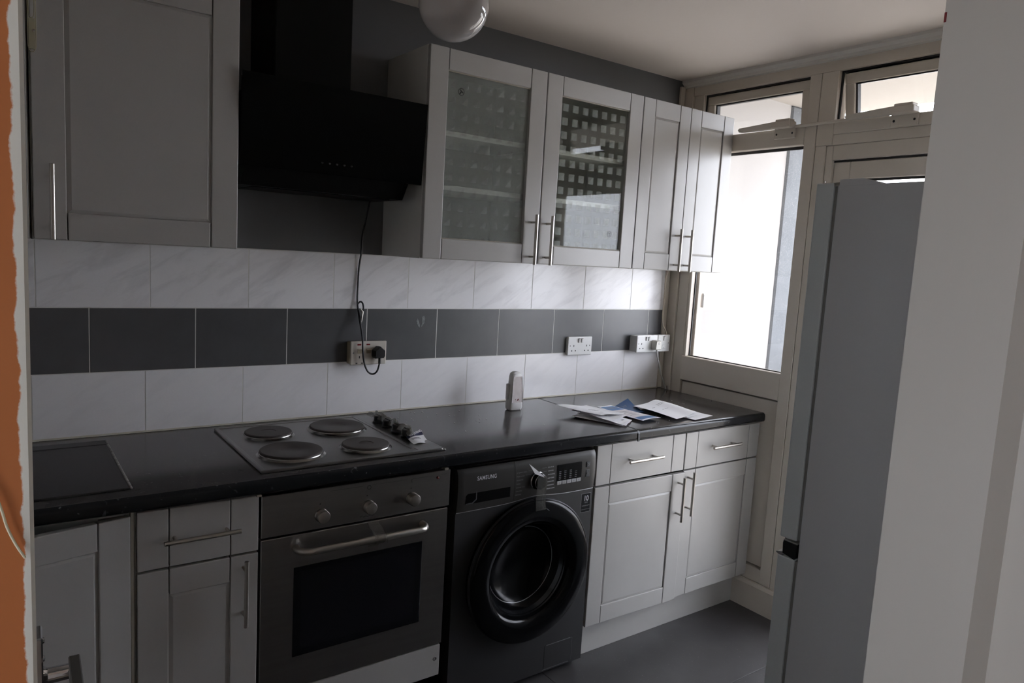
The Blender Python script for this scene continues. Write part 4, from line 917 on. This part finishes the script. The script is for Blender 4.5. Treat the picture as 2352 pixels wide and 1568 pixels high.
# ------------------------------------------------------------------ fridge freezer
fg = empty('fridge_freezer', (.30, -1.6, 0), 'tall silver fridge freezer seen from its side, by the balcony door', 'fridge')
FX0, FX1, FYD, FYB = .0, .595, -1.266, -1.333
obj('body', B().box(FX0, FX1, -1.945, FYB, .03, 1.792, .003, 2), FRIDGE, fg)
obj('upper_door', B().box(FX0, FX1, -1.322, FYD, .722, 1.800, .004, 2), FRIDGE_DOOR, fg)
obj('lower_door', B().box(FX0, FX1, -1.322, FYD+.002, .06, .664, .004, 2), FRIDGE_DOOR, fg)
obj('handle_recess', B().prism([(-1.326, .712), (-1.281, .715), (-1.279, .705), (-1.281, .672), (-1.322, .664), (-1.326, .670)], 'x', FX0+.0004, FX1-.0004), mat('recess_black', (.006, .006, .007), .3), fg)
obj('handle_lip', B().prism([(FYD-.004, .664), (FYD+.007, .667), (FYD+.007, .6705), (FYD-.014, .6765), (FYD-.016, .664)], 'x', FX0, FX1), mat('lip_metal', (.45, .46, .47), .25, .7), fg)
obj('recess_trim', B().box(FX0-.0003, FX1, -1.328, -1.281, .713, .7175, .001), mat('trim_metal', (.40, .40, .38), .3, .7), fg)
obj('freezer_front', B().box(FX0+.012, FX1-.01, FYD-.03, FYD-.013, .664, .722, .001), FRIDGE_DOOR, fg)
obj('gasket', B().box(FX0+.006, FX1-.006, FYB-.001, -1.321, .726, 1.790, .001).box(FX0+.006, FX1-.006, FYB-.001, -1.321, .065, .660, .001), GASKET, fg)
obj('hinge_cover', B().prism([(-1.338, 1.790), (-1.338, 1.8075), (-1.404, 1.8085), (-1.452, 1.795), (-1.452, 1.790)], 'x', FX0, FX0+.09), FRIDGE, fg)
obj('hinge_bracket', B().box(FX0+.001, FX0+.05, -1.338, -1.282, 1.789, 1.800, .001).cyl((FX0+.003, -1.288, 1.79), (FX0+.003, -1.288, 1.806), .003, 8), STEEL, fg)
obj('side_grip', B().tube([(FX0-.0003, -1.577, 1.680), (FX0-.0003, -1.574, 1.679), (FX0-.0003, -1.5745, 1.640), (FX0-.0003, -1.576, 1.600), (FX0-.0003, -1.579, 1.572), (FX0-.0003, -1.576, 1.571)], .0011, 6), SLOT, fg)

# ------------------------------------------------------------------ window gear
def opener(y, z, name='window_winder', label=None):
    w = empty(name, (XW-.02, y, z), label, 'window handle')
    x = XW-.008
    obj('mounting_plate', B().box(x-.010, x, y-.052, y+.052, z-.052, z-.004, .005, 2), FRAME, w)
    for s in (-1, 1):
        obj('screw', B().cyl((x-.0095, y+s*.038, z-.030), (x-.0115, y+s*.038, z-.030), .0045, 10), SLOT, w)
    obj('housing', B().box(x-.046, x+.004, y-.047, y+.046, z-.010, z+.018, .006, 2).box(x-.040, x, y-.040, y+.030, z+.016, z+.028, .004, 2), FRAME, w)
    obj('lever', B().prism([(y+.03, z-.008), (y+.03, z+.020), (y+.105, z+.016), (y+.215, z+.010), (y+.222, z+.003), (y+.215, z-.006)], 'x', x-.038, x-.014), SOCKET_OLD, w)
    return w
opener(-.585, 2.152, label='white window winder under the left vent window')
opener(-1.090, 2.152, label='white window winder under the right vent window')
obj('winder_rod', B().tube([(XW-.016, -.635, 2.148), (XW-.018, -.78, 2.1485), (XW-.016, -1.03, 2.1495)], .0068, 10), FRAME, org=(XW-.016, -.83, 2.13), label='painted conduit rod linking the two window winders', cat='conduit')
tg = empty('hanging_tag', (.905, -.150, 1.33), 'white tag on a thin cord hanging outside the tall pane', 'tag')
obj('tag_card', B().prism([(-.152, 1.335), (-.126, 1.335), (-.122, 1.345), (-.122, 1.392), (-.130, 1.406), (-.146, 1.406), (-.152, 1.396)], 'x', .903, .907), SOCKET, tg)
obj('cord', B().tube([(.905, -.138, 1.404), (.905, -.137, 1.50), (.905, -.136, 2.05)], .0011, 6).tube([(.905, -.138, 1.406), (.905, -.118, 1.395), (.905, -.106, 1.36), (.905, -.104, 1.31)], .0013, 6, smooth=4), SOCKET, tg)

# ------------------------------------------------------------------ clear plastic loop, open door with lever, string
lp = empty('plastic_loop', (-1.885, -.415, 1.945), 'yellowed clear plastic loop hanging at the wall cupboard edge', 'plastic loop')
def loop(xa, xb, zt, zb, y):
    r = (xb-xa)/2; cx_ = (xa+xb)/2; P = [(xa, y, zt)]
    for i in range(13):
        t = math.pi + math.pi*i/12; P.append((cx_ + r*math.cos(t), y, zb + 2.2*r + 2.2*r*math.sin(t)))
    P.append((xb, y, zt)); return P
obj('band', B().tube(loop(-1.8925, -1.8765, 2.26, 1.946, -.418), .0012, 8).tube(loop(-1.8905, -1.8795, 2.26, 2.022, -.420), .0010, 8), LOOP_PLASTIC, lp)
obj('tab', B().box(-1.8915, -1.8775, -.4195, -.4170, 1.952, 2.022, .001), LOOP_PLASTIC, lp)
obj('stud', B().lathe((-1.881, -.419, 1.994), (0, -1, 0), [(0, 0), (.003, 0), (.003, .002), (0, .003)], 12), CHROME, lp)
obj('hook', B().tube([(-1.8845, -.418, 2.255), (-1.8845, -.418, 2.262), (-1.8845, -.380, 2.268), (-1.8845, -.29, 2.232), (-1.8845, -.28, 2.222)], .002, 8), CHROME, lp)

d2 = empty('door_2', (-1.9665, -2.125, 0), 'white kitchen door swung open beside the left jamb, chrome lever showing', 'door', kind='structure')
DA = math.radians(-1.9)
obj('leaf', B().box(-2.0065, -1.9665, -2.118, -1.365, .008, 2.02, .002), GLOSS_WHITE, d2)
fx = -1.9665
bp = B().box(fx, fx+.0125, -1.435, -1.395, .835, 1.005, .002)
obj('backplate', bp, CHROME, d2)
for z in (.992, .966): obj('plate_screw', B().lathe((fx+.0125, -1.415, z), (1, 0, 0), [(0, 0), (.0045, 0), (.0035, .002), (0, .0028)], 14), CHROME, d2)
obj('lever_neck', B().lathe((fx+.0125, -1.415, .940), (1, 0, 0), [(0, 0), (.014, 0), (.0125, .002), (.0108, .005), (.0102, .034), (0, .034)], 28), CHROME, d2)
obj('lever_grip', B().box(fx+.042, fx+.056, -1.535, -1.400, .926, .954, .0015), mat('satin_lever', (.20, .195, .185), .3, 1.0), d2)
d2.rotation_euler = (0, 0, DA)
obj('string', B().tube([(-1.9790, -2.2290, 1.463), (-1.9752, -2.2295, 1.4500), (-1.9735, -2.2295, 1.4425), (-1.9712, -2.2295, 1.4360), (-1.9688, -2.2295, 1.4310)], .00042, 8, smooth=5), STRING, org=(-1.973, -2.229, 1.431), label='cream string stuck to the orange wall by the doorway', cat='string')
